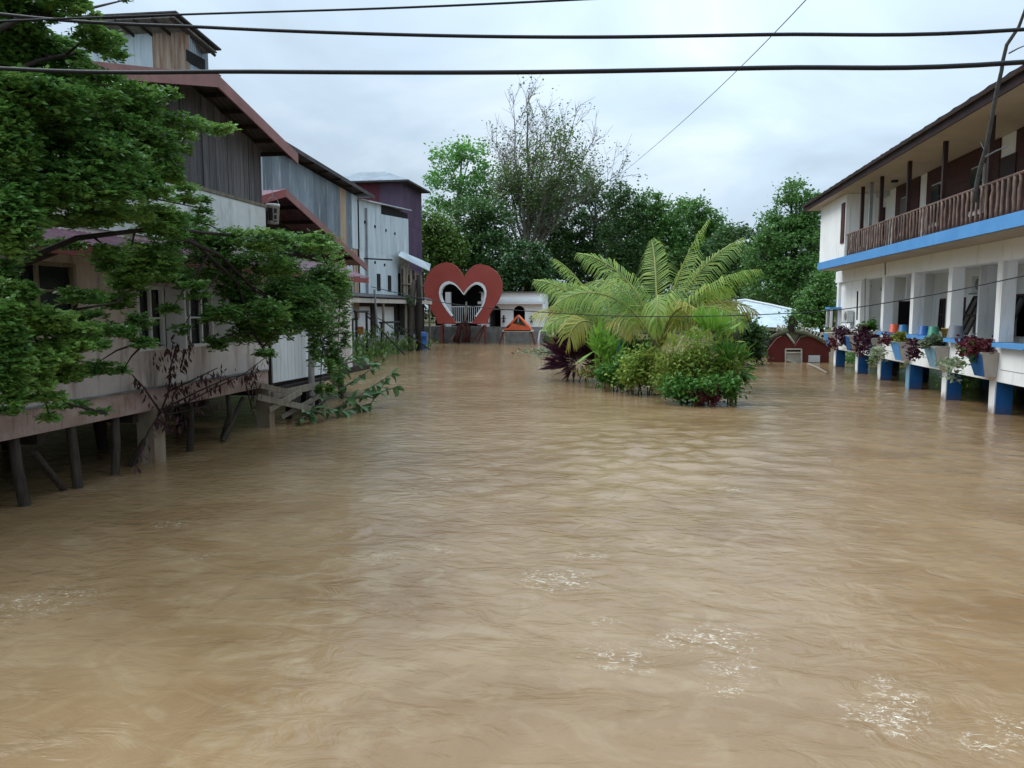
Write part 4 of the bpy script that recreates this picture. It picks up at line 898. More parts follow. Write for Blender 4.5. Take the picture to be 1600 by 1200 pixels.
# eave and roof
EX = 7.55
box('soffit', mt['soffit'], (EX+.05, YN, 7.28), (UX+.6, 38.5, 7.31), ho)
box('eave_fascia', mt['roof_tile'], (EX, YN, 7.26), (EX+.045, 38.6, 7.50), ho)
box('end_fascia', mt['roof_tile'], (EX+.05, 38.55, 7.26), (16.5, 38.6, 7.50), ho)
RX, RZr = 12.4, 7.5+(12.4-7.45)*.63
MB().tube([(EX-.02, YN, 7.52), (EX-.02, 38.6, 7.52)], .03, 6).build('eave_gutter', mt['steel_grey'], ho)
n = 14; rt = MB()      # pressed metal tiles: stepped courses
for i in range(n):
    x0 = EX-.08+(RX-EX+.08)*i/n; x1 = EX-.08+(RX-EX+.08)*(i+1)/n; f = lambda x: 7.5+(x-EX+.08)*.63
    ye0 = 38.6-(x0-EX)*.8; ye1 = 38.6-(x1-EX)*.8; K = 150
    ys = np.linspace(YN, 1, 2)
    vs = []; K = 120
    for j in range(K+1):
        q = j/K; wv = .022*math.sin(j*math.pi*.5)
        vs += [(x0-.02, YN+(ye0-YN)*q, f(x0)+.05+wv), (x1, YN+(ye1-YN)*q, f(x1)+wv+.015)]
    rt.add(vs, [(2*j, 2*j+1, 2*j+3, 2*j+2) for j in range(K)])
    rt.add([(x0-.02, YN, f(x0)+.05), (x0-.02, ye0, f(x0)+.05), (x0-.02, ye0, f(x0)-.03), (x0-.02, YN, f(x0)-.03)], [(0, 1, 2, 3)])
rt.build('roof', mt['roof_tile'], ho)
yt = 38.6-(RX-EX)*.8
MB().add([(EX, 38.6, 7.5), (16.5, 38.6, 7.5), (RX, yt, RZr)], [(0, 1, 2)]).build('hip_end', mt['roof_tile'], ho)
MB().add([(RX, YN, RZr), (RX, yt, RZr), (16.5, 38.6, 7.5), (16.5, YN, 7.5)], [(0, 1, 2, 3)]).build('back_slope', mt['roof_tile'], ho)
# ------------------------------------------------------------------ buckets on the ledge
def bucket(px, py, colr, rough, label, r0=.17, h_=.3, inv=True):
    p = at(px, py, X=PX+.05); c = Vector((PX+.05, p.y, 1.852))
    b = thing('bucket', c, label, 'bucket', 'plastic buckets on the hotel ledge')
    prof = [(r0, 0), (r0*1.06, 0), (r0*1.06, .025), (r0, .03), (r0*.78, h_), (r0*.72, h_+.005), (0, h_+.005)] if inv else [(0, 0), (r0*.75, 0), (r0, h_-.02), (r0*1.06, h_-.02), (r0*1.06, h_), (r0*.95, h_), (r0*.72, .02), (0, .02)]
    MB().lathe(c, prof, 22).build('body', plain('bucket_'+colr[1:], colr, rough), b, True)
    z = .03 if inv else h_-.03
    MB().tube([c+Vector((-.01+.0*a, r0*1.08*math.cos(a), z+.12*math.sin(a)*(1 if inv else -1))) for a in np.linspace(.1, math.pi-.1, 8)]+[], .006, 5).build('handle', mt['steel_grey'], b)
bucket(1397.5, 505, '#d95a3c', .4, 'orange-red bucket upside down on the hotel ledge')
bucket(1412, 505, '#2b6f9f', .4, 'teal-blue bucket upside down next to the orange-red bucket')
bucket(1443.5, 508, '#2a62a8', .4, 'deep blue bucket upside down next to the green bucket')
bucket(1459, 508, '#3f8f74', .4, 'green bucket upside down on the hotel ledge')
bucket(1481, 512, '#c2a063', .5, 'yellow bucket standing upright beside the grey tub', .17, .28, False)
bucket(1493.5, 512, '#6f7680', .5, 'large grey tub upside down on the hotel ledge', .22, .36)
# ------------------------------------------------------------------ plants in the planters
def potted(i, label, spec):
    y = PY[i]; c = Vector((PX-.28, y+.15, 1.58)); t = thing('planter_plant', c, label, 'plant', 'plants in the hotel planters')
    for nm, m, n, dx, dy, dz, rx, ry, rz_, size, asp in spec:
        lo = [(np.array([c.x+dx, c.y+dy, c.z+dz]), np.array([rx, ry, rz_]))]
        leaves(nm, clump_points(lo, n, 12, .12, .2), lf[m], t, size, asp)
    st_ = MB()
    for k in range(5): st_.tube([c+Vector((0, random.uniform(-.3, .3), -.1)), c+Vector((random.uniform(-.2, .1), random.uniform(-.4, .4), .25))], .012, 5)
    st_.build('stems', mt['bark'], t)
potted(3, 'maroon bush with pale trailing leaves on the planter nearest the blue tub end', [('foliage', 'maroon', 700, -.05, .25, .12, .3, .75, .24, .13, .4), ('trailing_leaves', 'varieg', 160, -.42, .75, -.42, .12, .6, .42, .17, .25), ('green_leaves', 'bush', 120, -.1, .1, -.05, .3, .3, .2, .14, .35)])
potted(4, 'dull green bush with a purple side spray in a pale blue planter', [('foliage', 'grey', 320, .0, .0, .12, .22, .36, .26, .13, .4), ('purple_spray', 'purple', 320, -.25, .9, -.15, .15, .4, .36, .12, .35)])
potted(5, 'mixed red and yellow-green plant with pale trailing leaves in a light blue planter', [('foliage', 'croton', 260, 0, -.1, .12, .22, .3, .2, .13, .4), ('red_leaves', 'maroon', 220, -.15, .8, .1, .2, .7, .2, .12, .4), ('trailing_leaves', 'varieg', 220, -.3, 1.3, -.45, .15, .6, .35, .16, .25)])
potted(6, 'large purple drooping plant with green crown on a blue planter', [('foliage', 'purple', 900, -.15, .4, -.05, .35, .9, .6, .14, .36), ('green_leaves', 'bush', 130, 0, .3, .5, .25, .5, .16, .18, .35)])
potted(7, 'slim purple plant slanting down the blue planter near the far entry', [('foliage', 'purple', 560, -.1, .9, -.0, .25, .8, .5, .14, .36), ('lower_spray', 'maroon', 180, -.2, 2.0, -.45, .2, .6, .25, .14, .36)])
potted(2, 'pinkish planter plant cut by the picture edge', [('foliage', 'croton_o', 200, 0, 0, .2, .25, .35, .25, .13, .4)])
# weeds under the hotel
c = at(1502, 597, X=9.8); sg2 = thing('floating_sprig', (c.x, c.y, 0), 'yellow-green leafy sprig rising from the water under the hotel', 'sprig')
sm = MB()
for k in range(7): sm.tube([(c.x, c.y, -.6), (c.x+random.uniform(-.2, .2), c.y+random.uniform(-.3, .3), .3), (c.x+random.uniform(-.4, .4), c.y+random.uniform(-.6, .6), c.z)], [.012, .01, .006], 5)
sm.build('stems', mt['stem_green'], sg2)
leaves('foliage', clump_points([(np.array(c), np.array([.45, .6, .22]))], 220, 12, .2), lf['lime'], sg2, .16, .3)
P = np.concatenate([np.stack([RNG.uniform(15.0, 17.0, 5200), RNG.uniform(16, 41, 5200), np.abs(RNG.normal(.1, .4, 5200))], 1), np.stack([RNG.uniform(10, 17, 2600), RNG.normal(40.2, .7, 2600), np.abs(RNG.normal(.1, .45, 2600))], 1)])
tag(leaves('undergrowth', P, lf['mid'], None, .24, .28, RNG.normal(size=P.shape)*.7+np.array([0, 0, .8])), 'flooded green undergrowth on the bank behind the hotel pillars', kind='stuff')
# bare crooked branch leaning on the balcony
br = thing('bare_branch', at(1528, 305, X=7.9), 'bare crooked grey branch leaning against the hotel balcony and eave', 'branch')
pxs = [(1523, 316, 7.93), (1527, 285, 7.9), (1532, 262, 7.8), (1540, 235, 7.65), (1548, 195, 7.45), (1553, 165, 7.35), (1558, 140, 7.28), (1565, 110, 7.2), (1567, 95, 7.15), (1573, 70, 7.1), (1592, 42, 7.05), (1600, 20, 7.0), (1612, -15, 6.95)]
MB().tube([at(a, b, X=x) for a, b, x in pxs], [.06, .058, .055, .05, .047, .045, .044, .04, .038, .036, .032, .028, .024], 8).build('main_limb', mt['branch_grey'], br, True)
MB().tube([at(1540, 245, X=7.65), at(1556, 236, X=7.4), at(1575, 228, X=7.3)], [.02, .016, .01], 6).build('twig', mt['branch_grey'], br)
MB().tube([at(1577, 83, X=7.1), at(1590, 76, X=7.0), at(1604, 70, X=6.9)], [.018, .014, .01], 6).build('twig', mt['branch_grey'], br)
MB().tube([at(1540, 238, X=7.7), at(1532, 222, X=7.7)], [.018, .008], 6).build('twig', mt['branch_grey'], br)
# ================================================================== trees beyond the river
GZ = .5
TG = 'trees on the far bank'
def tree(name, label, lobes, Y, leaf, n, size, base_px, bark='bark', csize=.6, shell=.5, per=34, trunk_r=.25, aspect=.36, base_z=GZ, limbs=True, group=TG):
    lo = lobes_px(lobes, Y); b = at(base_px, 480, Y=Y); b = Vector((b.x, Y, base_z))
    t = thing(name, b, label, 'tree', group)
    mb = MB(); top = max(l[0][2] for l in lo); low = min(l[0][2] for l in lo)
    fork = Vector((b.x, Y, max(b.z+1, low-.5)))
    cxm = float(np.mean([l[0][0] for l in lo])); tip = Vector((cxm, Y, top))
    mb.tube([b-Vector((0, 0, .6)), b.lerp(fork, .5)+Vector((.1, 0, 0)), fork, fork.lerp(tip, .5), tip], [trunk_r*1.25, trunk_r, trunk_r*.85, trunk_r*.5, trunk_r*.15], 8)
    if limbs:
        for c, r in lo:
            c = Vector(c); s_ = fork.lerp(tip, random.uniform(0, .5))
            if c.z < s_.z: s_ = fork
            mb.tube([s_, s_.lerp(c, .5)+Vector((0, 0, .3)), c], [trunk_r*.4, trunk_r*.25, trunk_r*.1], 6)
            for _ in range(4):
                d = Vector(np.array(unit(RNG.normal(size=(1, 3)))[0])*r*.9); mb.tube([c, c+d*.5+Vector((0, 0, .1)), c+d], [trunk_r*.12, trunk_r*.08, trunk_r*.03], 4)
    mb.build('trunk', mt[bark], t, True)
    P = clump_points(lo, n, per, csize, shell)
    leaves('crown', P, lf[leaf], t, size, aspect)
    return t
# tall sparse tree: recursive limbs
def sparse_tree():
    Y = 76; b = at(822, 480, Y=Y); b = Vector((b.x, Y, GZ))
    t = thing('half_bare_tree', b, 'tallest tree with bare grey twigs and thin leaf tufts over the heart', 'tree', TG)
    mb = MB(); ends = []; r = random.Random(12)
    def grow(p, d, L, rad, lev):
        q = p; n = 4; pts = [p]; rs = [rad]
        for i in range(n):
            d = (d+Vector((r.gauss(0, .12), r.gauss(0, .12), r.gauss(.05, .07)))).normalized(); q = q+d*L/n; pts.append(q); rs.append(rad*(1-.4*(i+1)/n))
        mb.tube(pts, rs, 6 if lev < 2 else 4, cap=False)
        if lev >= 5: ends.append((q, d)); return
        if lev >= 3: ends.append((pts[2], d))
        for k in range((9, 4, 3, 3, 2)[lev]):
            a = r.uniform(.35, .85) if lev else r.uniform(.35, 1.0); ph = r.uniform(0, 6.28) if lev else k*2.4+r.uniform(-.4, .4); o = d.orthogonal().normalized(); o2 = d.cross(o)
            nd = (d*math.cos(a)+(o*math.cos(ph)+o2*math.sin(ph))*math.sin(a)+Vector((0, 0, .10))).normalized()
            s_ = pts[r.choice([1, 2, 3, 4])] if lev else pts[2].lerp(pts[4], k/8)
            grow(s_, nd, (6.2, 4.0, 2.6, 1.7, 1.1)[lev]*r.uniform(.75, 1.2), (.17, .085, .045, .028, .018)[lev]*r.uniform(.8, 1.1), lev+1)
        if lev < 2: grow(q, d, (7, 3.5)[lev], rs[-1]*.85, lev+1)
    fork = b+Vector((.1, 0, 7.5)); mb.tube([b-Vector((0, 0, .5)), b+Vector((.05, 0, 4)), fork], [.5, .42, .36], 8)
    for cx, cy, dy, z0, rad in ((800, 172, -1, 3.5, .2), (826, 158, 1, 5.0, .24), (856, 188, 2, 4.2, .18), (896, 196, -1, 3.0, .2), (922, 225, 1, 2.2, .17), (782, 240, 1, 1.2, .15), (948, 282, -2, .2, .15), (770, 300, -1, -.6, .14), (868, 225, -3, 2.0, .16), (838, 215, 3, 2.6, .16), (905, 270, 3, 1.0, .14), (800, 262, 3, .5, .13)):
        e_ = at(cx, cy, Y=Y+dy*1.2); s_ = fork+Vector((0, 0, max(z0-3, -1.5)*.5)); n = 7; pts = []; L = (e_-s_).length
        for i in range(n+1):
            u = i/n; q = s_.lerp(e_, u)+Vector((r.gauss(0, .12), r.gauss(0, .12), .10*L*math.sin(math.pi*u)*(-.4 if cy < 230 else .6))); pts.append(q if 0 < i else s_)
        rs = [rad*(1-.82*i/n) for i in range(n+1)]; mb.tube(pts, rs, 6, cap=False)
        for i in range(2, n+1):
            for _ in range(3 if i > 3 else 2):
                d = (pts[i]-pts[i-1]).normalized(); o = d.orthogonal().normalized(); o2 = d.cross(o); ph = r.uniform(0, 6.28); an = r.uniform(.35, .95)
                nd = (d*math.cos(an)+(o*math.cos(ph)+o2*math.sin(ph))*math.sin(an)+Vector((0, 0, .12))).normalized()
                grow(pts[i].lerp(pts[i-1], r.random()), nd, r.uniform(1.3, 2.3), .045*(1-.4*i/n), 3)
    E_ = np.array([e[0][:] for e in ends]); n = len(E_)
    mb.build('trunk', mt['bark_pale'], t, True)
    hi = np.clip((E_[:, 2]-9)/14, 0, .8); keep = RNG.uniform(size=n) > hi
    P = (E_[keep][:, None, :]+RNG.normal(size=(keep.sum(), 6, 3))*.3).reshape(-1, 3)
    leaves('crown', P, lf['grey'], t, .25, .34)
    g = np.zeros(n, bool)
    for cx, cy, rr in ((886, 222, 1.7), (882, 255, 1.9), (835, 240, 1.1), (800, 290, 2.0), (850, 300, 2.2), (925, 285, 1.4)):
        c = np.array(at(cx, cy, Y=Y)); g |= np.hypot(E_[:, 0]-c[0], E_[:, 2]-c[2]) < rr
    P = (E_[g][:, None, :]+RNG.normal(size=(g.sum(), 7, 3))*.3).reshape(-1, 3)
    leaves('crown', P, lf['yellow'], t, .26, .34)
    print('sparse ends', n, E_[:, 2].max(), np.ptp(E_[:, 0]))
sparse_tree()
tree('open_crowned_tree', 'light green open-crowned tree beside the purple tower', [(700, 245, 28, 18), (738, 234, 26, 16), (757, 262, 16, 14), (692, 282, 28, 16), (738, 288, 34, 20), (760, 310, 20, 16), (680, 322, 20, 14), (722, 322, 30, 16)], 80, 'light', 5200, .34, 715, 'bark_pale', .75, .45, 26, .28)
tree('dark_tree', 'dark dense tree standing directly over the heart notch', [(735, 335, 36, 26), (772, 345, 30, 36), (720, 380, 34, 40), (765, 395, 45, 42), (790, 425, 25, 30), (735, 425, 40, 26)], 71, 'dark', 15000, .28, 750, 'bark_dark')
tree('yellow_green_tree', 'yellow-green bushy tree squeezed between purple tower and dark tree', [(672, 345, 18, 16), (668, 380, 16, 30), (692, 370, 26, 28), (704, 398, 24, 30), (678, 412, 28, 22)], 67, 'yellow', 9000, .26, 690)
tree('clipped_round_tree', 'round glossy-leaved tree like a ball behind the white pavilion', [(823, 412, 33, 34), (812, 436, 32, 28), (842, 434, 26, 28)], 65, 'ball', 9500, .25, 823, 'bark_dark', .4, .8)
tree('dark_conical_tree', 'dark conical tree behind the half bare tree', [(862, 300, 24, 24), (850, 335, 36, 36), (885, 345, 36, 34), (868, 395, 50, 42), (900, 410, 40, 40)], 83, 'dark', 13000, .3, 865, 'bark_dark')
tree('grey_green_tree', 'grey-green wispy tree where the thin wire ends', [(908, 295, 26, 20), (936, 308, 28, 22), (955, 342, 34, 28), (915, 365, 38, 34), (945, 395, 40, 30)], 85, 'grey', 10000, .3, 925, 'bark_pale')
tree('dark_topped_tree', 'deep green tree with a dark tufted top left of the tall palm frond', [(968, 302, 20, 13), (985, 330, 28, 26), (975, 375, 40, 36), (1000, 410, 46, 40)], 79, 'dark', 11000, .28, 985)
tree('broad_green_tree', 'mid green broad tree straight above the tall palm', [(1012, 318, 22, 20), (1022, 350, 30, 28), (1050, 335, 28, 22), (1042, 372, 34, 30), (1030, 405, 44, 40)], 80, 'mid', 13000, .28, 1030)
tree('rounded_green_tree', 'mid green rounded tree right above the arching palm frond', [(1082, 328, 28, 18), (1105, 345, 24, 24), (1085, 368, 40, 32), (1115, 392, 32, 40), (1075, 410, 45, 40)], 82, 'mid', 13000, .28, 1090)
tree('flat_topped_tree', 'small dark flat-topped tree between broad trees and the vine tree', [(1145, 362, 22, 12), (1132, 395, 30, 32), (1160, 418, 30, 34), (1140, 450, 42, 30)], 74, 'dark', 9500, .27, 1145, 'bark_dark')
tree('vine_tree', 'tall tree cloaked in hanging vines beside the hotel roof', [(1245, 300, 24, 18), (1238, 335, 36, 30), (1272, 345, 26, 40), (1213, 366, 32, 32), (1190, 400, 26, 32), (1245, 395, 48, 50), (1200, 445, 40, 35), (1262, 445, 45, 45)], 54, 'vine', 26000, .19, 1240, 'bark_dark', .42, .62, 34, .3)
tree('leafy_tree', 'leafy tree pressed against the far corner of the hotel', [(1290, 442, 16, 26), (1272, 478, 22, 26), (1252, 500, 24, 16), (1290, 490, 14, 22)], 45, 'mid', 7000, .17, 1285, 'bark_dark', .35, .4, 30, .14)
tree('spreading_bush_tree', 'dark green bushy tree growing left of the red gate wall', [(1176, 528, 18, 24), (1158, 520, 22, 30), (1185, 552, 8, 12), (1135, 510, 28, 36), (1148, 545, 28, 20)], 39, 'dark', 9000, .16, 1160, 'bark_dark', .32, .4, 30, .12, base_z=-.6)
# understorey behind everything
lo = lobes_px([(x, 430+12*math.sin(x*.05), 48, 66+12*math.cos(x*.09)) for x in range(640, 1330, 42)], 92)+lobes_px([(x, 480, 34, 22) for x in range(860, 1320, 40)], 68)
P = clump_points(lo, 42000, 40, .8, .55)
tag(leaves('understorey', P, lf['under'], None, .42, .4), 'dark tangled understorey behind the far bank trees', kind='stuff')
# ================================================================== palms and shrubs on the drowned island
def frond(parent, base, az, el, L, droop, leaf='palm', n=50, ll=1.02, name='frond', twist=0):
    az, el, droop = [math.radians(v) for v in (az, el, droop)]; N = 16; roll = random.choice((-1, 1))*random.uniform(.25, .9); p = np.array(base, float); pts = [p.copy()]; tg = []
    for i in range(N):
        s = (i+.5)/N; e_ = el-droop*s**1.5; d = np.array([math.cos(az)*math.cos(e_), math.sin(az)*math.cos(e_), math.sin(e_)]); p = p+d*L/N; pts.append(p.copy()); tg.append(d)
    pts = np.array(pts); tg = np.array(tg+[tg[-1]])
    side = np.array([-math.sin(az), math.cos(az), 0.0])
    S = np.linspace(.2, .995, n); co = []; fc = []
    for s in S:
        f = s*N; i = min(int(f), N-1); q = pts[i]+(pts[i+1]-pts[i])*(f-i); t = tg[i]
        up = np.cross(t, side)*(-1); up = up if up[2] > 0 or abs(t[2]) > .9 else -up; sd = side*math.cos(roll)+up*math.sin(roll); up = up*math.cos(roll)-side*math.sin(roll)
        l_ = ll*(.35+.65*math.sin(math.pi*min(1, (s-.12)/.88)**.75)**.8)*RNG.uniform(.9, 1.08)
        if s > .9: l_ *= .75
        for sg in (-1, 1):
            d = t*(.5+.45*s)+sd*sg*.9+up*RNG.uniform(.02, .25)+np.array([0, 0, -.3-.25*s]); d /= np.linalg.norm(d)
            wv = np.cross(d, up); wv /= np.linalg.norm(wv)+1e-9; w0 = .022
            m_ = q+d*l_*.55; e2 = d+np.array([0, 0, -1.0]); e2 /= np.linalg.norm(e2); tp = m_+e2*l_*.5
            k = len(co); co += [q-wv*w0*.6, q+wv*w0*.6, m_+wv*w0, m_-wv*w0, tp+wv*.004, tp-wv*.004]; fc += [(k, k+1, k+2, k+3), (k+3, k+2, k+4, k+5)]
    o = big_mesh(name, co, fc, lf[leaf], parent)
    MB().tube([tuple(q) for q in pts], [.055*(1-.85*i/N) for i in range(N+1)], 6).build('rachis', mt['stem_green'], o, True)
    return o
def palm(base, label, fr, hgt, tr=.14):
    t = thing('coconut_palm', base, label, 'palm', 'palms on the drowned island')
    b = Vector(base); c = b+Vector((0, 0, hgt))
    MB().tube([b-Vector((0, 0, 1.2)), b+Vector((.03, 0, hgt*.5)), c+Vector((0, 0, .15))], [tr*1.3, tr, tr*.9], 10).build('trunk', mt['bark'], t, True)
    for i, (az, el, L, dr, lf_) in enumerate(fr):
        L *= (1.0 if el >= 68 else .92)*random.uniform(.94, 1.05); dr *= 1.1
        a = math.radians(az); frond(t, c+Vector((math.cos(a)*.08, math.sin(a)*.08, random.uniform(-.1, .1))), az, el, L, dr, lf_)
    return t
b = at(1024, 596, Z=0); b1_ = (b.x, 27.0, 0)
palm((.62, 27.0, 0), 'taller coconut palm with upright bright fronds in the middle of the island', [
    (5, 80, 4.6, 22, 'palm'), (12, 70, 4.9, 40, 'palm'), (-18, 63, 4.5, 55, 'palm'), (0, 60, 4.3, 90, 'palm_y'), (172, 77, 4.7, 62, 'palm'), (268, 74, 4.6, 150, 'palm'), (185, 62, 4.6, 95, 'palm'), (140, 66, 4.8, 75, 'palm'),
    (325, 58, 4.3, 105, 'palm'), (40, 62, 4.6, 80, 'palm'), (95, 78, 4.8, 50, 'palm'), (300, 66, 4.2, 130, 'palm_y')], 1.45)
palm((-1.2, 29.5, 0), 'shorter coconut palm with yellowing drooping fronds beside the purple bush', [
    (178, 60, 4.0, 80, 'palm_y'), (168, 68, 4.3, 58, 'palm'), (240, 62, 3.7, 135, 'palm_y'), (215, 62, 3.6, 105, 'palm'), (140, 70, 4.4, 70, 'palm'), (90, 72, 4.4, 60, 'palm'),
    (20, 62, 4.2, 90, 'palm'), (290, 62, 3.9, 125, 'palm_y'), (330, 58, 4.0, 100, 'palm'), (160, 78, 4.4, 45, 'palm')], 1.2, .13)
def shrub(name, label, cat, lobes, Y, leaf, n, size, asp=.32, csize=.22, stem='bark', per=16, shell=.3, D=None, group='shrubs on the drowned island', stems=6, base=None):
    lo = lobes_px(lobes, Y, .8); c0 = np.mean([l[0] for l in lo], 0); b = Vector((base or c0[0], Y, 0)) if not isinstance(base, Vector) else base
    t = thing(name, b, label, cat, group); mb = MB()
    for k in range(stems):
        c, r = lo[k % len(lo)]; e_ = Vector(c+RNG.normal(size=3)*r*.4); s_ = b+Vector((random.uniform(-.25, .25), random.uniform(-.2, .2), -.8))
        mb.tube([s_, s_.lerp(e_, .5)+Vector((0, 0, .15)), e_], [.03, .022, .01], 5)
    mb.build('stems', mt[stem], t, True)
    P = clump_points(lo, n, per, csize, shell); Dd = None
    if D == 'radial':
        Dd = P-c0+np.array([0, 0, .25]); Dd = unit(Dd)+RNG.normal(size=P.shape)*.25
    if D == 'up': Dd = RNG.normal(size=P.shape)*.55+np.array([0, 0, .9])
    leaves('foliage', P, lf[leaf], t, size, asp, Dd)
    return t
shrub('dracaena_bush', 'dark purple strap-leaved bush at the waterline below the shorter palm', 'bush', [(900, 553, 26, 20), (925, 556, 16, 20), (885, 562, 14, 14)], 29, 'purple', 800, .62, .07, .2, D='radial')
shrub('croton_bush', 'rusty orange-green bush beside the purple bush', 'bush', [(885, 528, 16, 14), (905, 520, 14, 12), (876, 540, 10, 10)], 32, 'croton_o', 900, .2, .3)
shrub('seedling_palm', 'small lime palm seedling with upright blades beside the purple bush', 'palm', [(950, 560, 14, 22), (960, 575, 10, 12), (940, 545, 14, 8)], 26.5, 'lime', 170, .75, .07, .15, 'stem_green', D='up')
shrub('yellow_frond_bush', 'low yellow fern-like leaves trailing onto the water', 'bush', [(917, 583, 16, 4), (935, 580, 12, 6)], 26.5, 'croton_o', 260, .26, .14, .12, 'stem_green', stems=3)
shrub('low_green_bush', 'low green bush at the waterline before the taller palm', 'bush', [(950, 585, 16, 12), (975, 580, 18, 16), (965, 592, 18, 8)], 25.5, 'bush', 2300, .13)
shrub('dense_croton', 'olive and orange croton under the taller palm trunk', 'bush', [(1000, 575, 24, 24), (1020, 585, 22, 18), (990, 590, 20, 12), (1010, 560, 18, 14)], 24.5, 'croton', 3600, .14, .26, .32, shell=.1)
big_ = shrub('large_croton', 'largest yellow-green island shrub overhanging the water nearest the hotel', 'bush', [(1058, 562, 20, 14), (1096, 552, 20, 14), (1134, 570, 18, 14), (1068, 585, 30, 18), (1112, 586, 34, 20), (1044, 598, 18, 14), (1085, 565, 20, 16), (1148, 588, 12, 12)], 22.8, 'croton', 5200, .15, .2, .27, D=None, stems=10, shell=.1)
P = clump_points(lobes_px([(1050, 538, 10, 8), (1085, 526, 12, 8), (1125, 538, 12, 8), (1148, 562, 8, 10), (1042, 568, 8, 12)], 22.7, .8), 300, 10, .25, .1)
leaves('sprigs', P, lf['croton'], big_, .3, .09, RNG.normal(size=P.shape)*.6+np.array([0, 0, .9]), kind='stuff')
shrub('skirt_bush', 'bright green low growth at the foot of the largest shrub', 'bush', [(1060, 605, 22, 12), (1095, 604, 26, 10), (1135, 605, 20, 12), (1080, 615, 20, 6)], 22.2, 'bush', 4200, .12, .3, .3, shell=.1)
mr_ = shrub('red_stem_clump', 'dark red stems standing in the water under the largest shrub', 'bush', [(1090, 618, 14, 10), (1115, 620, 14, 10), (1100, 625, 20, 6)], 22.0, 'maroon', 520, .22, .12, .12, 'leg_red', D='up', stems=14)
shrub('fan_leaf_palm', 'lime fan-leaved plant rising above the largest shrub', 'palm', [(1100, 522, 12, 7), (1118, 520, 12, 8), (1108, 512, 12, 8)], 23.2, 'lime', 110, .62, .1, .12, 'stem_green', D='radial')
shrub('drooping_fan_palm', 'green fan-leaved palm drooping to the water at the shrub edge', 'palm', [(1145, 560, 12, 10), (1150, 575, 10, 12), (1135, 548, 10, 8)], 22.6, 'bush', 150, .5, .09, .15, 'stem_green', D='radial')
shrub('back_shrub', 'green shrub between the two palm trunks', 'bush', [(985, 552, 20, 16), (1000, 545, 20, 14), (965, 545, 12, 12)], 28.5, 'mid', 1500, .2)
shrub('twiggy_shrub', 'brownish twiggy shrub behind the palm beside the metal roof', 'bush', [(1130, 490, 18, 26), (1112, 505, 18, 18), (1145, 515, 16, 18)], 36, 'grey', 1600, .16, .28, .3, stems=14, base=None)
# ornaments in the shrubs
p = at(965, 545, Y=27.6); tg_ = thing('teal_ornament', (p.x, 27.6, 0), 'small teal painted fin-shaped ornament among island shrubs', 'ornament')
MB().prism([at(962, 548, Y=27.6), at(968, 548, Y=27.6), at(970, 536, Y=27.6), at(973, 527, Y=27.6), at(966, 532, Y=27.6), at(961, 540, Y=27.6)], (0, .12, 0)).build('fin', plain('teal_paint', '#4f9a98'), tg_)
MB().tube([(p.x, 27.66, -.6), (p.x, 27.66, p.z-.02)], .05, 8).build('stalk', mt['concrete'], tg_)
p = at(985, 537, Y=29); og = thing('orange_pot', (p.x, 29, p.z-.25), 'small orange pot half hidden between the palms', 'pot')
MB().lathe((p.x, 29, p.z-.12), [(0, 0), (.1, 0), (.15, .22), (.17, .22), (.17, .27), (.13, .27), (0, .2)], 16).build('body', mt['orange'], og, True)
MB().lathe((p.x, 29, p.z-.9), [(.0, 0), (.2, 0), (.2, .76), (0, .77)], 12).build('plinth', mt['concrete'], og)
# floating leaf litter
c = np.array(at(850, 553, Z=.03)); n = 240
P = np.concatenate([c+np.stack([RNG.normal(0, .9, n), RNG.normal(0, 1.6, n), RNG.uniform(0, .25, n)], 1)])
tag(leaves('debris', P, lf['grey'], None, .26, .2), 'floating twigs and leaf litter caught beside the island', kind='stuff')
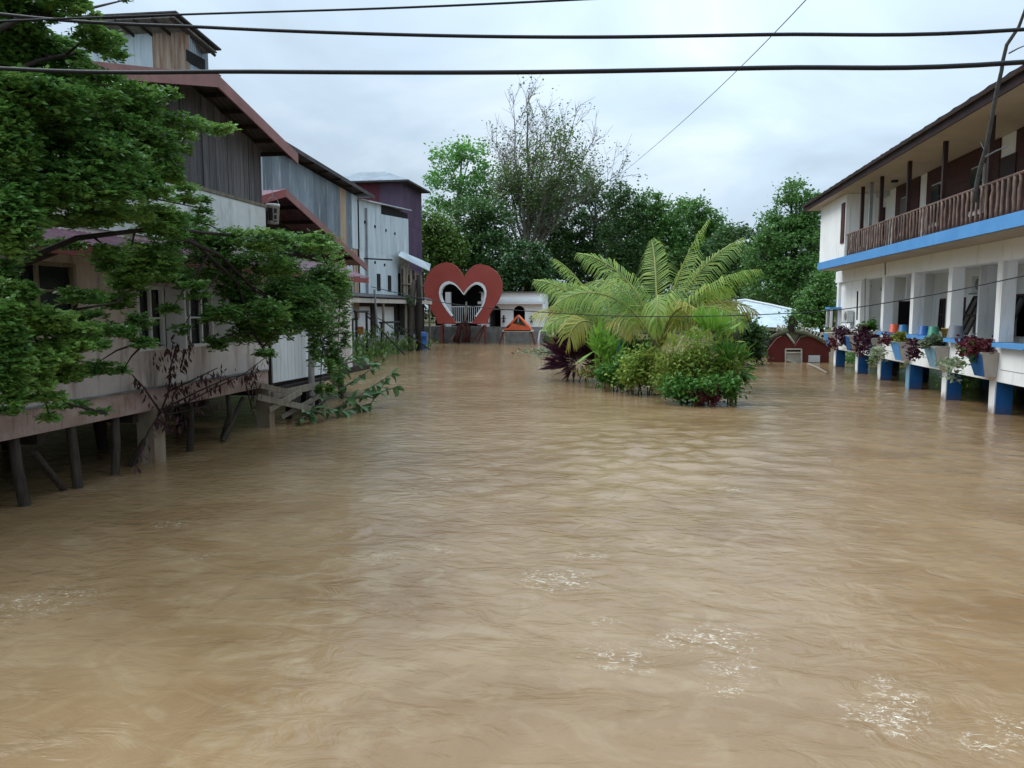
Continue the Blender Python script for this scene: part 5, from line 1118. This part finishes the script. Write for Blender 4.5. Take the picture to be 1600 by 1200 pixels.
# ================================================================== near tree with tiered sprays
nb = [(25, 15, 60, 26, 1), (105, 18, 45, 18, .6), (192, 2, 13, 11, .6), (25, 75, 60, 40, 1), (85, 95, 55, 24, 1), (150, 58, 36, 14, .7), (178, 78, 24, 13, .7), (60, 145, 80, 40, 1), (150, 135, 50, 22, 1), (212, 148, 42, 18, .9), (258, 138, 24, 9, .7),
      (90, 195, 100, 34, 1), (200, 196, 66, 22, 1), (280, 195, 48, 12, .9), (338, 207, 32, 10, .9), (285, 222, 22, 14, .7), (50, 240, 70, 38, 1), (155, 248, 80, 32, 1), (238, 250, 46, 26, .9), (262, 275, 26, 12, .7),
      (35, 300, 60, 28, 1), (125, 298, 90, 32, 1), (225, 302, 46, 22, .9), (292, 300, 24, 13, .7), (318, 322, 16, 10, .7), (175, 338, 60, 22, 1), (250, 348, 46, 22, 1), (110, 345, 60, 14, .7), (30, 350, 40, 20, .7),
      (235, 398, 52, 30, 1), (290, 382, 44, 24, 1), (338, 365, 46, 18, 1), (400, 367, 56, 15, 1), (458, 372, 48, 15, 1), (500, 388, 34, 18, 1), (330, 415, 48, 22, .8), (375, 440, 40, 30, .9), (415, 400, 40, 20, .8),
      (450, 425, 56, 36, 1), (510, 425, 38, 44, 1), (532, 462, 18, 40, .9), (480, 480, 50, 32, 1), (420, 480, 34, 26, .9), (350, 500, 40, 18, .9), (395, 520, 42, 24, 1), (340, 530, 20, 14, .7), (440, 515, 30, 18, .8), (415, 548, 18, 10, .7),
      (505, 525, 28, 26, .9), (524, 550, 16, 26, .8), (492, 555, 10, 26, .6), (538, 520, 10, 20, .7), (516, 588, 12, 20, .7), (500, 606, 8, 14, .6), (530, 585, 8, 14, .5),
      (12, 410, 20, 50, .5), (25, 475, 45, 24, 1), (75, 490, 46, 18, 1), (130, 468, 36, 14, .8), (185, 470, 30, 14, .8), (60, 535, 60, 26, 1), (120, 530, 46, 20, 1), (178, 515, 36, 14, .8), (222, 540, 22, 10, .5),
      (35, 590, 50, 24, 1), (95, 580, 40, 18, 1), (150, 568, 30, 13, .7), (190, 582, 18, 8, .5), (60, 625, 36, 10, .7), (110, 636, 34, 7, .6), (150, 645, 20, 6, .5), (78, 652, 16, 7, .5), (285, 512, 20, 8, .5), (15, 640, 20, 10, .5), (200, 420, 40, 24, .8), (170, 400, 36, 16, .6), (265, 425, 40, 22, .6), (300, 455, 30, 16, .45), (200, 455, 30, 20, .6), (90, 380, 40, 12, .5), (20, 350, 40, 40, .8), (15, 230, 40, 60, .8), (360, 395, 34, 18, .8), (440, 398, 40, 22, .9), (365, 460, 30, 22, .7), (455, 455, 40, 30, .9), (400, 495, 40, 20, .8), (300, 345, 34, 16, .8), (15, 550, 30, 60, .8), (140, 505, 40, 16, .7), (215, 500, 26, 12, .6), (265, 490, 20, 10, .5), (70, 565, 50, 20, .8)]
wd_ = lambda px: float(np.interp(px, [0, 240, 412, 500, 560], [8.6, 11.9, 16, 18.6, 20.5]))
nt_ = thing('terminalia_tree', (-7.6, 6.6, 0), 'large near tree whose tiered leafy sprays hang over the stilt house', 'tree')
mb = MB(); tb = Vector((-7.75, 6.4, 0))
mb.tube([tb-Vector((0, 0, 1.4)), tb+Vector((0, 0, 1)), tb+Vector((.05, .1, 4)), tb+Vector((0, .1, 8))], [.26, .22, .17, .08], 10)
LIMB = []
for path, r0 in (([(-60, 330), (60, 215), (200, 205), (340, 208)], .035), ([(-60, 400), (100, 312), (230, 308), (312, 325)], .035), ([(-60, 460), (120, 372), (250, 356), (400, 372), (500, 392), (532, 450), (528, 540)], .038), ([(250, 356), (345, 400), (400, 455), (470, 490), (505, 530)], .035), ([(300, 375), (370, 440), (395, 520), (412, 548)], .03),
    ([(-60, 520), (75, 492), (185, 472)], .04), ([(-60, 570), (60, 540), (180, 518), (222, 540)], .04), ([(-60, 610), (60, 598), (110, 632), (165, 646)], .035), ([(-60, 300), (60, 150), (210, 150), (270, 136)], .045), ([(-60, 250), (60, 95), (178, 70)], .04), ([(-60, 200), (30, 30), (120, 18), (195, 0)], .04)):
    pp = [tb+Vector((0, .1, 3.0 if x < 0 else 0)) if x < 0 else at(x, y_, Y=wd_(x)*.79) for x, y_ in path]
    if path[0][0] < 0: pp[0] = Vector((tb.x, tb.y+.1, max(1.2, pp[1].z-1.0)))
    rs = [r0*(1-.8*i/(len(pp)-1)) for i in range(len(pp))]; mb.tube(pp, rs, 6)
    for a, b in zip(pp, pp[1:]): LIMB += [a.lerp(b, k/6) for k in range(7)]
Ps, Ds, Us = [], [], []; rr_ = np.random.default_rng(21)
for cx, cy, rx, ry, dn in nb:
    dep = wd_(cx)*rr_.uniform(.72, .86); c = at(cx, cy, Y=dep); k = dep*1.04/FPX; ry = ry*1.35
    R = np.array([rx*k, min(rx*k*1.3, 1.1), ry*k])
    cv = min(LIMB, key=lambda q: (q-c).length); d_ = (cv-c)
    if d_.length > .12: mb.tube([cv, cv.lerp(c, .5)+Vector((0, 0, .04)), c], [.016, .011, .005], 5)
    n = int(rx*ry*.26*dn*(dep/9)**.5)+6
    # tiers: sub-sprays inside the blob
    nt2 = max(2, int(ry/7)); zs_ = rr_.uniform(-1, 1, nt2)
    d = unit(rr_.normal(size=(n, 3)))*(rr_.uniform(.05, 1, (n, 1))**.45)
    zt_ = zs_[rr_.integers(0, nt2, n)]*.85
    lim = np.sqrt(np.clip(1-zt_**2, .12, 1)); pts = np.stack([d[:, 0]*lim, d[:, 1]*lim, zt_+rr_.normal(0, .17, n)-.12*(np.abs(d[:, 0])**2)], 1)*R+np.array(c)
    for q in range(7):
        a = rr_.uniform(0, 6.28, n) if q == 0 else a+2*math.pi/7+rr_.normal(0, .15, n)
        D = np.stack([np.cos(a), np.sin(a), rr_.normal(.12, .3, n)], 1)
        Ps.append(pts+rr_.normal(0, .01, (n, 3))); Ds.append(D); Us.append(np.array([0, 0, 1.0])+rr_.normal(0, .45, (n, 3)))
mb.build('trunk', mt['bark_dark'], nt_, True)
Ps, Ds, Us = np.concatenate(Ps), np.concatenate(Ds), np.concatenate(Us); L = rr_.uniform(.045, .098, len(Ps))
co, fcs = leaf_arrays(Ps, Ds, Us, L, L*.27); big_mesh('crown', co, fcs, lf['near'], nt_)
print('near leaves', len(Ps))
# ================================================================== dead climber with hanging dry leaves
dv = thing('dead_climber', at(246, 700, X=-8.2), 'dead climber with hanging shrivelled brown leaves on the pink skirt', 'climber')
VX = -8.18; stems = [[(205, 730), (235, 670), (250, 645)], [(250, 645), (262, 610), (266, 575), (275, 545), (282, 530)], [(250, 645), (225, 605), (205, 585)], [(250, 645), (290, 630), (340, 605), (380, 585), (412, 560)], [(255, 640), (310, 612), (360, 590), (400, 582)],
      [(262, 612), (300, 595), (340, 575)], [(282, 575), (290, 545), (297, 525)], [(262, 648), (300, 640), (350, 628)], [(395, 640), (385, 600), (400, 570)], [(246, 655), (262, 665), (290, 660)]]
sm = MB(); P = []
for s_ in stems:
    pts = [at(a+random.uniform(-2, 2), b, X=VX+random.uniform(-.05, .12)) for a, b in s_]; sm.tube(pts, [.018-.012*i/len(pts) for i in range(len(pts))], 5)
    for a, b in zip(pts, pts[1:]):
        for _ in range(14): P.append(a.lerp(b, random.random())+Vector((random.uniform(-.03, .08), random.uniform(-.06, .06), random.uniform(-.06, .02))))
for cx, cy, sx, sy, n in ((268, 545, 14, 26, 30), (292, 540, 8, 16, 16), (270, 600, 16, 28, 24), (315, 600, 30, 14, 26), (350, 588, 18, 14, 18), (245, 560, 8, 12, 10), (398, 600, 12, 22, 18)):
    for _ in range(n): P.append(at(cx+random.gauss(0, sx*.6), cy+random.gauss(0, sy*.6), X=VX+random.uniform(-.03, .15)))
sm.build('stems', mt['bark_dark'], dv, True)
P = np.array([p[:] for p in P]); D = RNG.normal(size=P.shape)*.35+np.array([0, 0, -1])
leaves('dry_leaves', P, lf['dry'], dv, .14, .15, D, 1.0, kind='stuff')
# ================================================================== broad-leaved branch arching over the water
ba = thing('broad_leaved_shrub', at(470, 655, X=-7.9), 'broad-leaved shrub arching out over the water beside the porch', 'shrub')
ST = [[(462, 662), (480, 648), (510, 622), (530, 585), (545, 560)], [(478, 650), (520, 640), (560, 620), (595, 595), (612, 585)], [(470, 645), (540, 642), (580, 630), (600, 600)], [(505, 628), (545, 600), (575, 580), (590, 570)], [(540, 620), (570, 640), (585, 655)], [(520, 600), (535, 570), (565, 560)], [(555, 622), (590, 615), (618, 605)]]
sm = MB(); sites = []
for s_ in ST:
    pts = [at(a, b, X=-7.75+.006*(a-470)) for a, b in s_]; sm.tube(pts, [.022-.015*i/len(pts) for i in range(len(pts))], 6)
    for a, b in zip(pts, pts[1:]):
        nn = max(3, int((b-a).length/.115))
        for i in range(nn): sites.append((a.lerp(b, (i+.5)/nn), (b-a).normalized()))
    for _ in range(4): sites.append((pts[-1], (pts[-1]-pts[-2]).normalized()))
sm.build('stems', mt['bark'], ba, True)
def broad_leaf():
    n = 6; vs = []; fs = []
    for i in range(n+1):
        s = i/n; wd = .46*math.sin(math.pi*min(s*.9+.06, 1))**.8; z = -.18*s*s
        vs += [(s, -wd*.5, z+wd*.22), (s, 0, z), (s, wd*.5, z+wd*.22)]
    for i in range(n): k = 3*i; fs += [(k, k+3, k+4, k+1), (k+1, k+4, k+5, k+2)]
    me = bpy.data.meshes.new('leaf'); me.from_pydata(vs, [], fs); me.materials.append(lf['broad']); me.polygons.foreach_set('use_smooth', [True]*len(me.polygons)); return me
lme = broad_leaf()
for i, (p, d) in enumerate(sites):
    if i % 1 == 0:
        o = bpy.data.objects.new('leaf', lme); col.objects.link(o); o.parent = ba; o.location = p-ORG[ba]
        dd = (d*.6+Vector((random.gauss(0, .6), random.gauss(0, .6), random.gauss(-.25, .45)))).normalized()
        o.rotation_euler = dd.to_track_quat('X', 'Z').to_euler(); o.rotation_euler.rotate_axis('X', random.gauss(0, .5))
        s = random.uniform(.18, .33); o.scale = (s, s, s)
print('broad leaves', len(sites))
# ================================================================== overhead cables
def cable(label, pts, r_, name='cable', mat='cable'):
    pts = [Vector(p) for p in pts]; out = []
    for i in range(len(pts)-1):
        p0, p1, p2, p3 = pts[max(i-1, 0)], pts[i], pts[i+1], pts[min(i+2, len(pts)-1)]
        for k in range(8):
            t = k/8; out.append(.5*((2*p1)+(p2-p0)*t+(2*p0-5*p1+4*p2-p3)*t*t+(3*p1-p0-3*p2+p3)*t**3))
    out.append(pts[-1])
    tag(MB().tube(out, r_, 8).build(name, mt[mat], None, True), label, 'cable', 'overhead cables')
CY = 5.6
def span(lst, Y):
    p = [at(a, b, Y=Y) for a, b in lst]; a, b = p[0], p[-1]
    d0 = (p[0]-p[1]); d1 = (p[-1]-p[-2]); z = Vector((0, 0, 1))
    return [a+d0*4+z*.9, a+d0*2+z*.25]+p+[b+d1*2+z*.25, b+d1*4+z*.9]
cable('thickest black cable crossing lowest over the whole width of the sky', span([(0, 107), (400, 112), (800, 113), (1200, 106), (1600, 97)], CY), .0165)
cable('middle black cable crossing the sky above the thickest one', span([(0, 22), (330, 43), (620, 54), (900, 58), (1200, 54), (1600, 46)], CY+.3), .0135)
cable('upper thin black cable leaving at the top above the zinc tower', [at(-500, 60, Y=5.2), at(-60, 36, Y=5.6), at(275, 23, Y=6), at(600, 13, Y=6), at(910, -1, Y=6), at(1250, -20, Y=6), at(2200, -90, Y=6)], .009)
def lerp_inv(a, b, n, sag):
    (x0, y0, Y0), (x1, y1, Y1) = a, b; out = []
    for i in range(n+1):
        t = i/n; Yv = 1/((1-t)/Y0+t/Y1); out.append(at(x0+(x1-x0)*t, y0+(y1-y0)*t+sag*4*t*(1-t), Y=Yv))
    return out
cable('thin slanting wire descending from the upper sky to the far trees', lerp_inv((1292, -36, 16), (945, 292, 76), 10, 14), .011, mat='wire')
cable('thin low cable sagging past the palms towards the hotel', [at(1760, 395, Y=14), at(1600, 431, Y=16), at(1455, 461, Y=17.2), at(1310, 484, Y=18.4), at(1200, 491, Y=19), at(1100, 494, Y=19.6), at(980, 494, Y=20.2), at(850, 488, Y=21), at(700, 474, Y=22), at(580, 448, Y=22.6)], .011)
